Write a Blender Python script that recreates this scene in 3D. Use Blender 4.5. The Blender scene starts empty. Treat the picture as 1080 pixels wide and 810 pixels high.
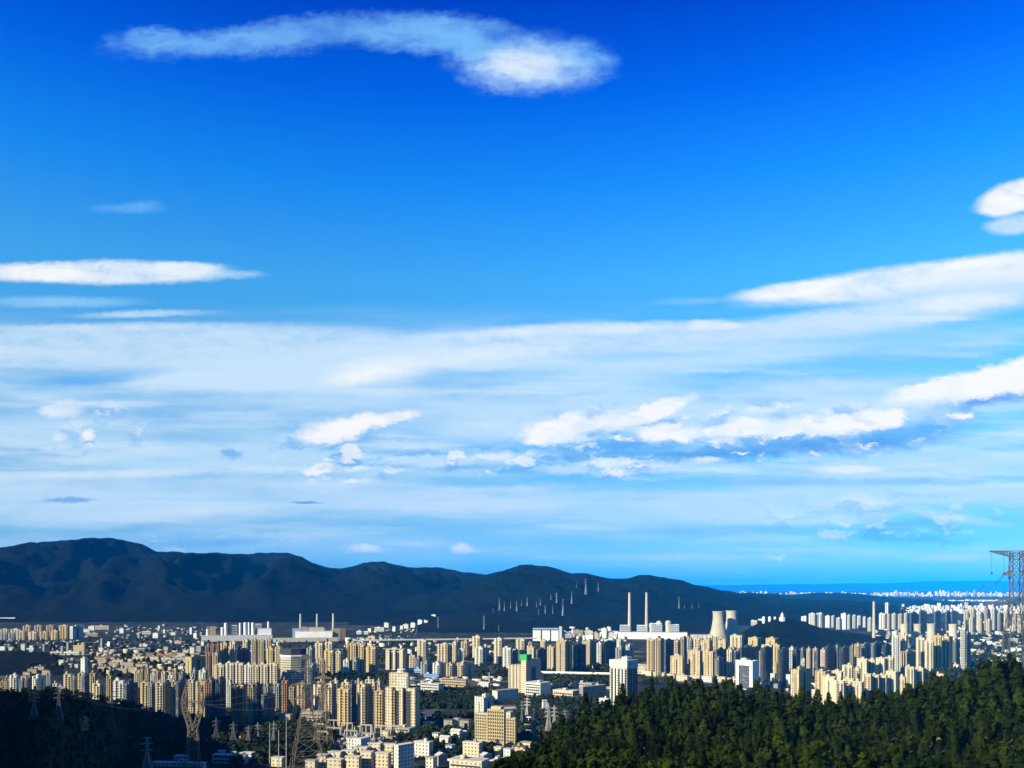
import bpy, math, random
import numpy as np
from mathutils import Vector, noise as mnoise

SC = bpy.context.scene
COL = SC.collection
R = math.radians
FPX = 935.0          # focal length in pixels of the 1080-wide photograph
HOR = 619.0          # horizon row
EYE = 150.0          # eye height above the plain

# ------------------------------------------------------------------ camera
cam = bpy.data.cameras.new('camera'); cam_o = bpy.data.objects.new('camera', cam)
COL.objects.link(cam_o); SC.camera = cam_o
cam_o.location = (0, 0, EYE); cam_o.rotation_euler = (R(90), 0, 0)
cam.sensor_width = 36; cam.lens = FPX / 1080 * 36; cam.shift_y = (HOR - 405) / 1080
cam.clip_start = 0.5; cam.clip_end = 150000

SC.render.engine = 'CYCLES'
SC.cycles.use_denoising = True
SC.cycles.denoiser = 'OPENIMAGEDENOISE'
SC.cycles.use_adaptive_sampling = True
SC.cycles.adaptive_threshold = 0.01
SC.cycles.max_bounces = 5; SC.cycles.diffuse_bounces = 2; SC.cycles.glossy_bounces = 2
SC.cycles.transparent_max_bounces = 8; SC.cycles.volume_bounces = 0
SC.view_settings.view_transform = 'Standard'; SC.view_settings.look = 'None'
SC.view_settings.exposure = 1.0; SC.view_settings.gamma = 1.0
SC.view_settings.use_curve_mapping = False

# ------------------------------------------------------------------ sun and sky
SUN_H = Vector((-0.80, -0.60, 0)).normalized(); SUN_EL = R(25)
sun = bpy.data.lights.new('sun', 'SUN'); sun_o = bpy.data.objects.new('sun', sun); COL.objects.link(sun_o)
sun.energy = 5.0; sun.angle = R(0.5); sun.color = (1.0, 0.885, 0.62)
sd = Vector((SUN_H.x * math.cos(SUN_EL), SUN_H.y * math.cos(SUN_EL), math.sin(SUN_EL)))
sun_o.rotation_euler = sd.to_track_quat('Z', 'Y').to_euler(); sun_o.location = (-300, -300, 600)

world = bpy.data.worlds.new('World'); SC.world = world; world.use_nodes = True
world.cycles.sampling_method = 'MANUAL'; world.cycles.sample_map_resolution = 512


class NT:
    """small helper round a node tree"""
    def __init__(s, tree): s.t = tree; s.n = tree.nodes; s.l = tree.links
    def put(s, sock, v):
        if v is None: return
        if isinstance(v, bpy.types.NodeSocket): s.l.new(v, sock)
        else: sock.default_value = v
    def math(s, op, a, b=None, c=None, clamp=False):
        n = s.n.new('ShaderNodeMath'); n.operation = op; n.use_clamp = clamp
        s.put(n.inputs[0], a); s.put(n.inputs[1], b); s.put(n.inputs[2], c); return n.outputs[0]
    def vmath(s, op, a, b=None):
        n = s.n.new('ShaderNodeVectorMath'); n.operation = op
        s.put(n.inputs[0], a); s.put(n.inputs[1], b)
        return n.outputs[1] if op in ('LENGTH', 'DOT_PRODUCT') else n.outputs[0]
    def comb(s, x, y, z=0.0):
        n = s.n.new('ShaderNodeCombineXYZ'); s.put(n.inputs[0], x); s.put(n.inputs[1], y); s.put(n.inputs[2], z); return n.outputs[0]
    def sep(s, v):
        n = s.n.new('ShaderNodeSeparateXYZ'); s.put(n.inputs[0], v); return n.outputs
    def noise(s, vec, scale=1.0, detail=3.0, rough=0.55, dist=0.0):
        n = s.n.new('ShaderNodeTexNoise'); s.put(n.inputs['Vector'], vec)
        n.inputs['Scale'].default_value = scale; n.inputs['Detail'].default_value = detail
        n.inputs['Roughness'].default_value = rough; n.inputs['Distortion'].default_value = dist; return n
    def rng(s, v, a, b, c=0.0, d=1.0, kind='SMOOTHSTEP'):
        n = s.n.new('ShaderNodeMapRange'); n.interpolation_type = kind
        s.put(n.inputs[0], v)
        for i, q in enumerate((a, b, c, d)): s.put(n.inputs[i + 1], q)
        return n.outputs[0]
    def mix(s, f, a, b, mode='MIX'):
        n = s.n.new('ShaderNodeMix'); n.data_type = 'RGBA'; n.blend_type = mode; n.clamp_result = False
        s.put(n.inputs[0], f); s.put(n.inputs[6], a); s.put(n.inputs[7], b); return n.outputs[2]
    def ramp(s, f, stops, interp='LINEAR'):
        n = s.n.new('ShaderNodeValToRGB'); e = n.color_ramp; e.interpolation = interp
        while len(e.elements) < len(stops): e.elements.new(0.5)
        for el, (p, c) in zip(e.elements, stops): el.position = p; el.color = (*c, 1)
        s.put(n.inputs[0], f); return n.outputs[0]


def lin(r, g, b):
    f = lambda c: (c / 255 / 12.92) if c <= 10.3 else ((c / 255 + 0.055) / 1.055) ** 2.4
    return (f(r), f(g), f(b), 1)


def build_sky():
    k = NT(world.node_tree)
    bg = k.n['Background']; bg.inputs[1].default_value = 0.05
    tc = k.n.new('ShaderNodeTexCoord'); d = tc.outputs['Generated']
    sk = k.n.new('ShaderNodeTexSky'); sk.sky_type = 'NISHITA'; sk.sun_disc = False
    sk.sun_elevation = SUN_EL; sk.sun_rotation = math.atan2(SUN_H.x, SUN_H.y); sk.altitude = 300
    x, y, z = k.sep(d)
    el = k.math('DIVIDE', z, k.math('SQRT', k.math('ADD', k.math('MULTIPLY', x, x), k.math('MULTIPLY', y, y))))
    # clear air: a deep saturated blue, the sky texture's own colour pulled towards it by height above the horizon
    nis = [(0, (.097, .157, .266)), (100, (.112, .18, .301)), (200, (.135, .216, .349)), (300, (.173, .272, .419)),
           (400, (.24, .365, .515)), (500, (.384, .529, .606)), (560, (.52, .62, .56)), (600, (.495, .484, .346)), (617, (.45, .40, .27))]
    tgt = {0: (0, 68, 203), 100: (2, 103, 237), 200: (26, 144, 254), 300: (70, 178, 255), 400: (98, 192, 254), 500: (112, 200, 254), 560: (112, 202, 253), 600: (102, 195, 250), 617: (92, 184, 245)}
    st = []
    for v, n_ in reversed(nis):
        t = lin(*tgt[v]); e = (HOR - v) / FPX
        st.append((e / 0.8, tuple(t[i] / n_[i] for i in range(3))))
    st.append((1.0, (0.003, 0.16, 1.0)))
    grade = k.ramp(k.math('DIVIDE', el, 0.8, clamp=True), st)
    col = k.mix(1.0, sk.outputs[0], grade, 'MULTIPLY'); clear = col
    # cloud banks lie east-west far out over the plain: sideways and upward slope of the view direction against due north (or south)
    yy = k.math('MAXIMUM', k.math('ABSOLUTE', y), .15)
    U = k.math('MULTIPLY', k.math('DIVIDE', x, yy), FPX); V = k.math('MULTIPLY', k.math('DIVIDE', z, yy), FPX)
    uv = k.comb(U, V, 0)
    def warp(sx, sy, ax, ay, detail, seed):
        n = k.noise(k.vmath('ADD', k.vmath('MULTIPLY', uv, (1 / sx, 1 / sy, 0)), (0, 0, seed)), 1.0, detail, 0.6)
        return k.vmath('MULTIPLY', k.vmath('SUBTRACT', n.outputs['Color'], (.5, .5, .5)), (ax, ay, 0))
    w_big = warp(150, 40, 40, 7, 2, 3.7)
    w_fine = warp(22, 14, 26, 16, 6, 9.1)
    w_tiny = warp(10, 6, 12, 8, 4, 5.3)
    smooth = k.vmath('ADD', k.vmath('ADD', uv, w_big), k.vmath('MULTIPLY', w_tiny, (.6, .6, 0)))
    puff = k.vmath('ADD', k.vmath('ADD', uv, w_fine), w_tiny)
    wisp = k.vmath('ADD', k.vmath('ADD', uv, k.vmath('MULTIPLY', w_fine, (2.2, 1.3, 0))), w_tiny)
    SETS = {'s': smooth, 'p': puff, 'w': wisp}
    # thin stratus streaks low in the sky
    n1 = k.noise(k.vmath('MULTIPLY', smooth, (1 / 210, 1 / 22, 0)), 1.0, 5, 0.55).outputs['Fac']
    n2 = k.noise(k.vmath('ADD', k.vmath('MULTIPLY', smooth, (1 / 110, 1 / 12, 0)), (0, 0, 7.7)), 1.0, 4, 0.6).outputs['Fac']
    n3 = k.noise(k.vmath('ADD', k.vmath('MULTIPLY', smooth, (1 / 300, 1 / 40, 0)), (0, 0, 2.2)), 1.0, 3, 0.5).outputs['Fac']
    low = k.rng(V, 305, 225, 0, 1); nearh = k.rng(V, 15, 85, .2, 1)
    veil = k.math('MULTIPLY', k.math('MULTIPLY', k.rng(n3, .36, .62), low), nearh)
    def B(c): return tuple(10 * q for q in lin(*c)[:3]) + (1,)
    col = k.mix(k.math('MULTIPLY', veil, .85), col, B((194, 230, 254)))
    col = k.mix(k.math('MULTIPLY', k.math('MULTIPLY', k.rng(n1, .46, .72), low), k.math('MULTIPLY', nearh, .75)), col, B((222, 241, 254)))
    col = k.mix(k.math('MULTIPLY', k.math('MULTIPLY', k.rng(n2, .54, .72), k.rng(V, 200, 150, 0, 1)), k.math('MULTIPLY', nearh, .38)), col, B((110, 188, 246)))
    C = {'W': (255, 255, 255), 'w': (236, 246, 254), 'p': (206, 232, 254), 'b': (150, 208, 252), 'B': (90, 174, 244), 'D': (66, 152, 234), 'T': (206, 228, 252), 't': (120, 190, 252)}
    # torn cumulus scraps: lit above, blue beneath
    def zone(u, v, rx, ry):
        return k.rng(k.vmath('LENGTH', k.vmath('MULTIPLY', k.vmath('SUBTRACT', uv, (u - 540, HOR - v, 0)), (1 / rx, 1 / ry, 0))), 1.0, .55)
    zn = zone(770, 455, 270, 42)
    for zq in ((365, 478, 90, 42), (510, 486, 110, 18), (95, 452, 110, 36), (930, 545, 170, 34), (240, 570, 130, 16), (620, 492, 90, 18)): zn = k.math('MAXIMUM', zn, k.math('MULTIPLY', zone(*zq), .45 if zq[1] > 540 or zq[0] < 200 else .85))
    sc = k.vmath('MULTIPLY', puff, (1 / 40, 1 / 17, 0))
    fr0 = k.noise(sc, 1.0, 5, .58).outputs['Fac']; fr1 = k.noise(k.vmath('ADD', sc, (.12, .55, 0)), 1.0, 3, .5).outputs['Fac']
    under = k.math('MULTIPLY', k.rng(fr1, .50, .62), zn); top = k.math('MULTIPLY', k.rng(fr0, .54, .63), zn)
    col = k.mix(k.math('MULTIPLY', under, .75), col, B((92, 172, 242)))
    grain = k.rng(k.noise(k.vmath('MULTIPLY', puff, (1 / 34, 1 / 11, 0)), 1.0, 5, .6).outputs['Fac'], .3, .6, .66, 1.0)
    SPEC = CLOUDS
    for i, (u, v, rx, ry, rot, c, op, e0, ws) in enumerate(SPEC):
        if i % 15 == 14:      # keeps the shader's working set small: later clouds wait for earlier ones
            for key in SETS:
                n = k.n.new('ShaderNodeVectorMath'); n.operation = 'MULTIPLY_ADD'
                k.put(n.inputs[0], col); n.inputs[1].default_value = (1e-7, 1e-7, 0); k.put(n.inputs[2], SETS[key]); SETS[key] = n.outputs[0]
        m = k.n.new('ShaderNodeMapping'); m.vector_type = 'TEXTURE'
        m.inputs['Location'].default_value = (u - 540, HOR - v, 0)
        m.inputs['Rotation'].default_value = (0, 0, R(rot))
        m.inputs['Scale'].default_value = (rx, ry, 1)
        k.l.new(SETS[ws], m.inputs['Vector'])
        f = k.rng(k.vmath('LENGTH', m.outputs[0]), 1.0, e0, 0, op)
        col = k.mix(k.math('MULTIPLY', f, grain), col, B(C[c]))
    col = k.mix(k.math('MULTIPLY', under, .22), col, B((120, 186, 244))); col = k.mix(k.math('MULTIPLY', top, .85), col, B((250, 253, 255)))
    k.l.new(k.mix(k.rng(y, -.05, .3), clear, col), bg.inputs[0])      # the banks lie ahead; behind the camera the sky is clear


# clouds: photo column and row, radii, tilt, tint, opacity, where the edge gets solid, how ragged
CLOUDS = [
    # high wisp with a bright lens
    (250, 44, 165, 20, 3, 't', .75, .2, 'w'), (160, 42, 58, 17, 0, 't', .75, .1, 'w'), (300, 30, 90, 16, 8, 't', .6, .1, 'w'),
    (425, 38, 120, 22, -8, 't', .85, .2, 'w'), (470, 28, 95, 20, -5, 't', .8, .2, 'w'), (500, 50, 70, 24, -22, 't', .9, .2, 'w'),
    (562, 66, 104, 40, 0, 't', .95, .25, 'w'), (556, 70, 86, 34, 0, 'T', .95, .0, 'w'), (550, 68, 52, 22, 0, 'w', .6, .0, 'w'),
    (620, 62, 40, 16, -12, 't', .5, .1, 'w'), (135, 220, 55, 8, 0, 't', .55, .1, 's'), (150, 215, 30, 6, 3, 't', .4, .1, 's'),
    # broad soft veil
    (200, 440, 420, 60, 2, 'p', 0.43, .0, 's'), (480, 430, 330, 55, 2, 'p', 0.47, .0, 's'), (840, 425, 300, 50, 4, 'p', 0.54, .0, 's'), (150, 525, 420, 40, 0, 'p', 0.50, .0, 's'), (520, 535, 400, 36, 0, 'p', 0.43, .0, 's'), (900, 525, 330, 34, 0, 'p', 0.40, .0, 's'), (60, 575, 260, 24, 0, 'p', 0.43, .0, 's'), (470, 575, 330, 20, 0, 'b', 0.43, .0, 's'), (820, 590, 330, 14, 0, 'p', 0.32, .0, 's'),
    # banks on the west side
    (120, 287, 150, 15, 0, 'w', .9, .55, 's'), (30, 287, 90, 13, 0, 'W', .9, .4, 's'), (195, 284, 55, 10, 0, 'w', .9, .3, 's'), (250, 290, 45, 6, 0, 'p', .6, .1, 's'),
    (60, 318, 120, 9, 0, 'b', .8, .2, 's'), (150, 331, 100, 6, 2, 'p', .8, .2, 's'),
    (180, 368, 420, 32, 0, 'p', .85, .55, 's'), (560, 362, 330, 22, 3, 'p', .85, .5, 's'), (330, 392, 190, 28, 4, 'p', .85, .3, 's'),
    (120, 345, 190, 6, 1, 'w', .5, .1, 's'), (500, 375, 170, 18, 6, 'w', .6, .1, 's'), (610, 348, 190, 9, 3, 'w', .7, .2, 's'),
    (395, 390, 78, 18, 6, 'W', .7, .1, 's'), (370, 398, 40, 12, 8, 'W', .6, .1, 's'),
    (80, 400, 130, 15, 6, 'B', .45, .1, 's'), (120, 397, 90, 9, 6, 'B', .35, .1, 's'), (250, 405, 70, 12, 0, 'p', .6, .1, 's'),
    (66, 432, 32, 11, 4, 'w', .9, .3, 'p'), (120, 425, 80, 5, 0, 'p', .7, .2, 's'), (200, 440, 110, 16, 0, 'B', .3, .1, 's'),
    # banks on the east side
    (1075, 206, 56, 17, 14, 'W', .95, .6, 's'), (1062, 216, 32, 14, 10, 'W', .9, .5, 's'), (1075, 236, 42, 13, 8, 'p', .9, .5, 's'),
    (955, 296, 200, 21, 7, 'w', .95, .55, 's'), (1065, 287, 130, 26, 7, 'w', .95, .5, 's'), (1020, 312, 160, 16, 6, 'p', .9, .3, 's'), (840, 306, 85, 12, 6, 'W', .9, .4, 's'), (1030, 277, 90, 8, 8, 'W', .8, .2, 's'),
    (980, 306, 130, 8, 8, 'p', .6, .2, 's'), (940, 332, 190, 18, 5, 'p', .95, .4, 's'), (1020, 320, 90, 12, 4, 'w', .85, .3, 's'), (970, 336, 95, 5, 0, 'w', .6, .2, 's'),
    (840, 346, 190, 18, 3, 'p', .9, .3, 's'), (745, 342, 32, 8, 0, 'w', .8, .2, 's'), (770, 343, 22, 6, 0, 'W', .6, .2, 's'), (730, 318, 60, 6, 2, 'b', .6, .1, 's'),
    (700, 382, 150, 9, 2, 'p', .6, .1, 's'), (960, 375, 190, 12, 2, 'b', .5, .1, 's'), (860, 408, 120, 12, 2, 'p', .7, .2, 's'),
    (1050, 420, 90, 12, 10, 'D', .8, .2, 'p'), (1028, 406, 115, 17, 10, 'W', 1, .6, 'p'), (1070, 397, 70, 22, 12, 'W', 1, .6, 'p'), (975, 412, 45, 8, 3, 'W', .9, .4, 'p'),
    # cumulus row with blue undersides
    (640, 474, 105, 14, 4, 'B', .8, .2, 'p'), (760, 478, 140, 12, 2, 'D', .75, .2, 'p'), (900, 468, 150, 14, 3, 'D', .8, .2, 'p'), (970, 452, 90, 16, 8, 'B', .75, .2, 'p'),
    (680, 462, 80, 12, 8, 'B', .7, .2, 'p'), (620, 444, 50, 12, 10, 'p', .8, .2, 'p'), (650, 440, 40, 11, 12, 'w', .8, .2, 'p'),
    (580, 457, 38, 15, 6, 'W', 1, .5, 'p'), (596, 446, 28, 11, 22, 'W', .95, .4, 'p'), (690, 434, 54, 12, 18, 'W', 1, .5, 'p'), (660, 442, 20, 8, 20, 'W', .9, .4, 'p'),
    (703, 457, 42, 14, 0, 'W', 1, .5, 'p'), (720, 462, 20, 8, 0, 'W', .9, .4, 'p'), (782, 452, 42, 13, 5, 'W', 1, .5, 'p'), (800, 432, 26, 6, 0, 'w', .8, .2, 'p'), (765, 432, 12, 6, 0, 'w', .8, .2, 'p'),
    (868, 448, 70, 13, 2, 'W', 1, .5, 'p'), (915, 444, 46, 14, 6, 'W', 1, .5, 'p'), (940, 440, 20, 11, 12, 'W', 1, .5, 'p'), (850, 455, 60, 6, 0, 'w', .8, .3, 'p'), (1013, 439, 16, 7, 0, 'W', 1, .4, 'p'),
    (632, 448, 42, 13, 8, 'w', .9, .3, 'p'), (745, 458, 34, 10, 3, 'w', .85, .3, 'p'), (826, 452, 46, 10, 2, 'w', .9, .3, 'p'), (600, 463, 40, 5, 0, 'w', .8, .2, 'p'), (820, 437, 50, 10, 4, 'p', .7, .2, 'p'), (735, 447, 30, 8, 8, 'p', .7, .2, 'p'), (760, 466, 20, 5, 0, 'W', .8, .3, 'p'), (985, 425, 50, 8, 6, 'p', .7, .2, 'p'),
    (365, 466, 50, 10, 8, 'B', .7, .2, 'p'), (352, 455, 50, 17, 12, 'W', 1, .5, 'p'), (378, 447, 40, 13, 12, 'W', 1, .5, 'p'), (412, 441, 36, 8, 10, 'W', .95, .4, 'p'),
    (338, 495, 26, 8, 4, 'W', .95, .4, 'p'), (372, 494, 26, 5, 0, 'w', .8, .2, 'p'), (64, 461, 11, 6, 0, 'w', .9, .3, 'p'), (93, 459, 13, 7, 8, 'W', .9, .3, 'p'), (92, 466, 10, 3, 0, 'B', .6, .2, 'p'),
    (245, 479, 16, 9, 0, 'B', .8, .2, 'p'), (250, 472, 8, 4, 0, 'p', .6, .2, 'p'),
    # streaks lower down
    (470, 486, 70, 8, 2, 'p', .8, .2, 'p'), (520, 482, 34, 6, 5, 'w', .8, .2, 'p'), (490, 493, 80, 4, 2, 'B', .6, .1, 's'), (420, 492, 26, 4, 0, 'B', .5, .1, 's'),
    (645, 487, 50, 6, 2, 'w', .9, .3, 'p'), (600, 495, 40, 8, 0, 'p', .7, .2, 'p'), (650, 500, 34, 6, 0, 'w', .6, .2, 'p'), (745, 485, 26, 4, 0, 'w', .85, .2, 'p'),
    (893, 495, 50, 6, 0, 'w', .95, .3, 's'), (975, 492, 60, 6, 2, 'p', .7, .1, 's'), (820, 508, 130, 8, 0, 'B', .5, .1, 's'), (960, 508, 110, 7, 0, 'B', .45, .1, 's'),
    (100, 500, 180, 7, 1, 'w', .7, .1, 's'), (40, 515, 110, 8, 0, 'p', .6, .1, 's'), (320, 512, 180, 12, 0, 'p', .6, .1, 's'), (450, 528, 200, 18, 0, 'p', .5, .1, 's'),
    (72, 527, 40, 4, 0, 'D', .7, .3, 's'), (318, 530, 22, 3, 0, 'D', .75, .3, 's'), (150, 545, 180, 10, 0, 'p', .55, .1, 's'), (190, 562, 110, 10, 2, 'b', .7, .1, 's'),
    (230, 572, 95, 8, 2, 'B', .55, .1, 's'), (385, 578, 30, 6, 0, 'w', .75, .1, 'p'), (487, 578, 20, 7, 0, 'w', .75, .1, 'p'), (440, 573, 50, 5, 0, 'p', .5, .1, 's'),
    (760, 560, 150, 9, 0, 'B', .35, .1, 's'), (940, 556, 60, 10, 6, 'B', .5, .2, 'p'), (960, 568, 90, 8, -4, 'B', .45, .2, 'p'), (900, 545, 60, 6, 3, 'p', .7, .2, 'p'), (1010, 545, 90, 8, -8, 'p', .6, .2, 's'),
    (1000, 527, 120, 6, 0, 'p', .6, .1, 's'), (815, 588, 16, 5, 0, 'w', .6, .1, 'p'), (1000, 588, 60, 7, 0, 'p', .5, .1, 's'), (700, 587, 160, 6, 0, 'p', .4, .1, 's'), (850, 580, 190, 5, 0, 'p', .4, .1, 's'),
]
build_sky()

# ------------------------------------------------------------------ materials
MAT = {}


def new_mat(name, rough=0.85, spec=0.3):
    m = bpy.data.materials.new(name); m.use_nodes = True; k = NT(m.node_tree)
    b = k.n['Principled BSDF']; b.inputs['Roughness'].default_value = rough
    b.inputs['Specular IOR Level'].default_value = spec; MAT[name] = m
    return m, k, b


def facade(name, base, pw=3.4, ph=3.0, win=(.035, .04, .05), wx=(.28, .72), wz=(.28, .78), strength=.85, jitter=.22, rough=.8):
    """painted render or stone with a grid of windows, floor by floor"""
    m, k, b = new_mat(name, rough)
    tc = k.n.new('ShaderNodeTexCoord'); x, y, z = k.sep(tc.outputs['Object'])
    info = k.n.new('ShaderNodeObjectInfo')
    t = k.math('FRACT', k.math('ADD', k.math('DIVIDE', k.math('ADD', x, y), pw), 100.0))
    f = k.math('FRACT', k.math('DIVIDE', z, ph))
    def band(q, lo, hi): return k.math('MULTIPLY', k.math('GREATER_THAN', q, lo), k.math('LESS_THAN', q, hi))
    geo = k.n.new('ShaderNodeNewGeometry'); nz = k.math('ABSOLUTE', k.sep(geo.outputs['Normal'])[2])
    w = k.math('MULTIPLY', k.math('MULTIPLY', band(t, *wx), band(f, *wz)), k.math('MULTIPLY', k.math('LESS_THAN', nz, .5), strength))
    n = k.noise(tc.outputs['Object'], .09, 5, .65).outputs['Fac']
    j = k.math('ADD', k.math('MULTIPLY', info.outputs['Random'], jitter), 1 - jitter / 2)
    c = k.mix(1.0, base + (1,), k.comb(j, j, j), 'MULTIPLY')
    c = k.mix(k.rng(n, .4, .75, 0, .45), c, tuple(q * .62 for q in base) + (1,))
    # windows: some curtained, some open to dark rooms
    cell = k.n.new('ShaderNodeTexWhiteNoise'); cell.noise_dimensions = '3D'
    k.put(cell.inputs[0], k.comb(k.math('FLOOR', k.math('DIVIDE', k.math('ADD', x, y), pw)), k.math('FLOOR', k.math('DIVIDE', z, ph)), info.outputs['Random']))
    wc = k.mix(k.rng(cell.outputs['Value'], .6, 1.0, 0, .5), win + (1,), (.22, .22, .21, 1))
    k.put(b.inputs['Base Color'], k.mix(w, c, wc))
    k.put(b.inputs['Roughness'], k.math('SUBTRACT', rough, k.math('MULTIPLY', w, rough - .2)))
    return m


def plain(name, base, var=.25, scale=.15, rough=.85, spec=.3):
    m, k, b = new_mat(name, rough, spec)
    tc = k.n.new('ShaderNodeTexCoord'); info = k.n.new('ShaderNodeObjectInfo')
    n = k.noise(tc.outputs['Object'], scale, 5, .6).outputs['Fac']
    j = k.math('ADD', k.math('MULTIPLY', info.outputs['Random'], .2), .9)
    f = k.math('MULTIPLY', k.rng(n, .25, .75, 1 - var, 1 + var * .6), j)
    k.put(b.inputs['Base Color'], k.mix(1.0, base + (1,), k.comb(f, f, f), 'MULTIPLY'))
    return m


facade('cream', (0.44, 0.378, 0.252)); facade('white', (0.488, 0.49, 0.431)); facade('tan', (0.326, 0.258, 0.155)); facade('gold', (0.407, 0.309, 0.146))
facade('brown', (0.22, 0.129, 0.0733)); facade('grey', (0.22, 0.227, 0.204)); facade('pink', (0.488, 0.404, 0.277), strength=.7)
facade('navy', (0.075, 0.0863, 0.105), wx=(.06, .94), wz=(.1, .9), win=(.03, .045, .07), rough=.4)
facade('glass', (0.09, 0.105, 0.112), wx=(.05, .95), wz=(.12, .95), win=(.03, .04, .05), rough=.3)
facade('mottled', (0.383, 0.309, 0.179), pw=5.2, ph=3.2, wx=(.3, .7), wz=(.2, .8))
facade('gridstone', (0.407, 0.331, 0.179), pw=5.0, ph=4.0, wx=(.40, .60), wz=(.40, .60), strength=.0)
facade('far_white', (0.505, 0.515, 0.464), pw=7, ph=6, strength=.35)
facade('lowcream', (0.44, 0.394, 0.277), pw=4, ph=3.2, strength=.7)
plain('glazing', (.030, .032, .038), .3, .5, .4, .2)
plain('roof_grey', (0.266, 0.252, 0.229)); plain('roof_white', (0.444, 0.429, 0.4), .2); plain('roof_dark', (.09, .08, .075)); plain('roof_red', (0.237, 0.0888, 0.0518))
plain('roof_blue', (0.0148, 0.118, 0.459), .1); plain('green_cloth', (.03, .27, .085), .1); plain('concrete', (0.374, 0.343, 0.261), .15, .05); plain('white_paint', (.66, .64, .61), .15, .05)
plain('steel', (0.311, 0.303, 0.281), .2, .3, .5); plain('dark_steel', (.085, .09, .098), .2, .3, .5); plain('rust_steel', (.165, .135, .10), .2, .3, .6)
plain('far_steel', (.20, .22, .25), .1); plain('insulator', (.10, .06, .05), .2, 1, .3); plain('blue_frame', (0.222, 0.34, 0.503), .1); plain('band', (.03, .03, .032), .1)
plain('bark', (.10, .075, .055), .4, 2.0); plain('asphalt', (.06, .06, .062), .3, .05); plain('pale_road', (.42, .38, .32), .2, .05); plain('line_paint', (0.555, 0.555, 0.533), .1)


def leaf(name, a, bcol, sc=.25):
    m, k, b = new_mat(name, .9, .04)
    tc = k.n.new('ShaderNodeTexCoord'); geo = k.n.new('ShaderNodeNewGeometry'); info = k.n.new('ShaderNodeObjectInfo')
    n = k.noise(geo.outputs['Position'], sc, 3, .6).outputs['Fac']
    c = k.mix(k.rng(n, .3, .7), a + (1,), bcol + (1,))
    big = k.noise(geo.outputs['Position'], .045, 3, .6).outputs['Fac']
    f = k.math('MULTIPLY', k.math('ADD', k.math('MULTIPLY', info.outputs['Random'], .7), .65), k.rng(big, .35, .65, .55, 1.35))
    k.put(b.inputs['Base Color'], k.mix(1.0, c, k.comb(f, f, f), 'MULTIPLY'))
    return m


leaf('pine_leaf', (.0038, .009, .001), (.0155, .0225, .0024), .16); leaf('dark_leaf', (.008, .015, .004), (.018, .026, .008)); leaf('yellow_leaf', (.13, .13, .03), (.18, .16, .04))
leaf('gold_leaf', (.60, .34, .09), (.44, .24, .06)); leaf('city_leaf', (.010, .018, .006), (.026, .031, .011), .01)
leaf('grey_twig', (.14, .12, .10), (.20, .17, .14)); leaf('lime_leaf', (.028, .042, .007), (.05, .06, .012))


def mat_ground():
    m, k, b = new_mat('plain_ground', .95, .1)
    geo = k.n.new('ShaderNodeNewGeometry'); p = geo.outputs['Position']
    n1 = k.noise(k.vmath('MULTIPLY', p, (1, 1, 0)), .006, 5, .6).outputs['Fac']
    n2 = k.noise(k.vmath('MULTIPLY', p, (1, 1, 0)), .045, 5, .65).outputs['Fac']
    vor = k.n.new('ShaderNodeTexVoronoi'); vor.inputs['Scale'].default_value = .028; vor.distance = 'MANHATTAN'; k.put(vor.inputs['Vector'], p)
    lot = k.sep(vor.outputs['Color'])[0]
    veg = k.mix(n2, (.007, .013, .005, 1), (.020, .025, .012, 1))
    yard = k.ramp(lot, [(0, (.012, .015, .012)), (.4, (.030, .030, .022)), (.7, (.015, .017, .014)), (.85, (.095, .085, .065)), (1, (.022, .024, .018))], 'CONSTANT')
    c = k.mix(k.rng(n1, .40, .56), veg, yard)
    c = k.mix(k.rng(n2, .55, .7, 0, .7), c, veg)
    k.put(b.inputs['Base Color'], c)


def mat_hill(name, a, bcol, cc, s1, s2):
    m, k, b = new_mat(name, .95, .05)
    p = k.n.new('ShaderNodeNewGeometry').outputs['Position']
    n1 = k.noise(p, s1, 6, .6).outputs['Fac']; n2 = k.noise(p, s2, 4, .65).outputs['Fac']
    c = k.mix(k.rng(n1, .35, .65), a + (1,), bcol + (1,)); c = k.mix(k.rng(n2, .55, .75, 0, .7), c, cc + (1,))
    k.put(b.inputs['Base Color'], c)
    bm = k.n.new('ShaderNodeBump'); bm.inputs['Strength'].default_value = .8; bm.inputs['Distance'].default_value = 12 if s2 < .05 else 2
    k.put(bm.inputs['Height'], n2); k.l.new(bm.outputs[0], b.inputs['Normal'])


mat_ground()
mat_hill('shaded_mountain_forest', (.0006, .0022, .0022), (.0024, .0050, .0040), (.009, .014, .009), .0016, .014)  # near-black albedo carries cloud shade that nothing casts on these slopes
mat_hill('foothill_forest', (.0022, .0045, .0026), (.0045, .0075, .004), (.010, .013, .007), .003, .03)
mat_hill('hill_soil', (.006, .010, .004), (.013, .017, .006), (.024, .022, .010), .03, .25)


def mat_haze():
    m = bpy.data.materials.new('haze_air'); m.use_nodes = True; k = NT(m.node_tree)
    for n in list(k.n):
        if n.type == 'BSDF_PRINCIPLED': k.n.remove(n)
    out = [n for n in k.n if n.type == 'OUTPUT_MATERIAL'][0]
    v = k.n.new('ShaderNodeVolumePrincipled')
    v.inputs['Color'].default_value = (.004, .31, 1.0, 1); v.inputs['Density'].default_value = 2.6e-5
    v.inputs['Anisotropy'].default_value = -0.42
    k.l.new(v.outputs[0], out.inputs['Volume']); MAT['haze'] = m


mat_haze()

# ------------------------------------------------------------------ mesh helpers


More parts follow.
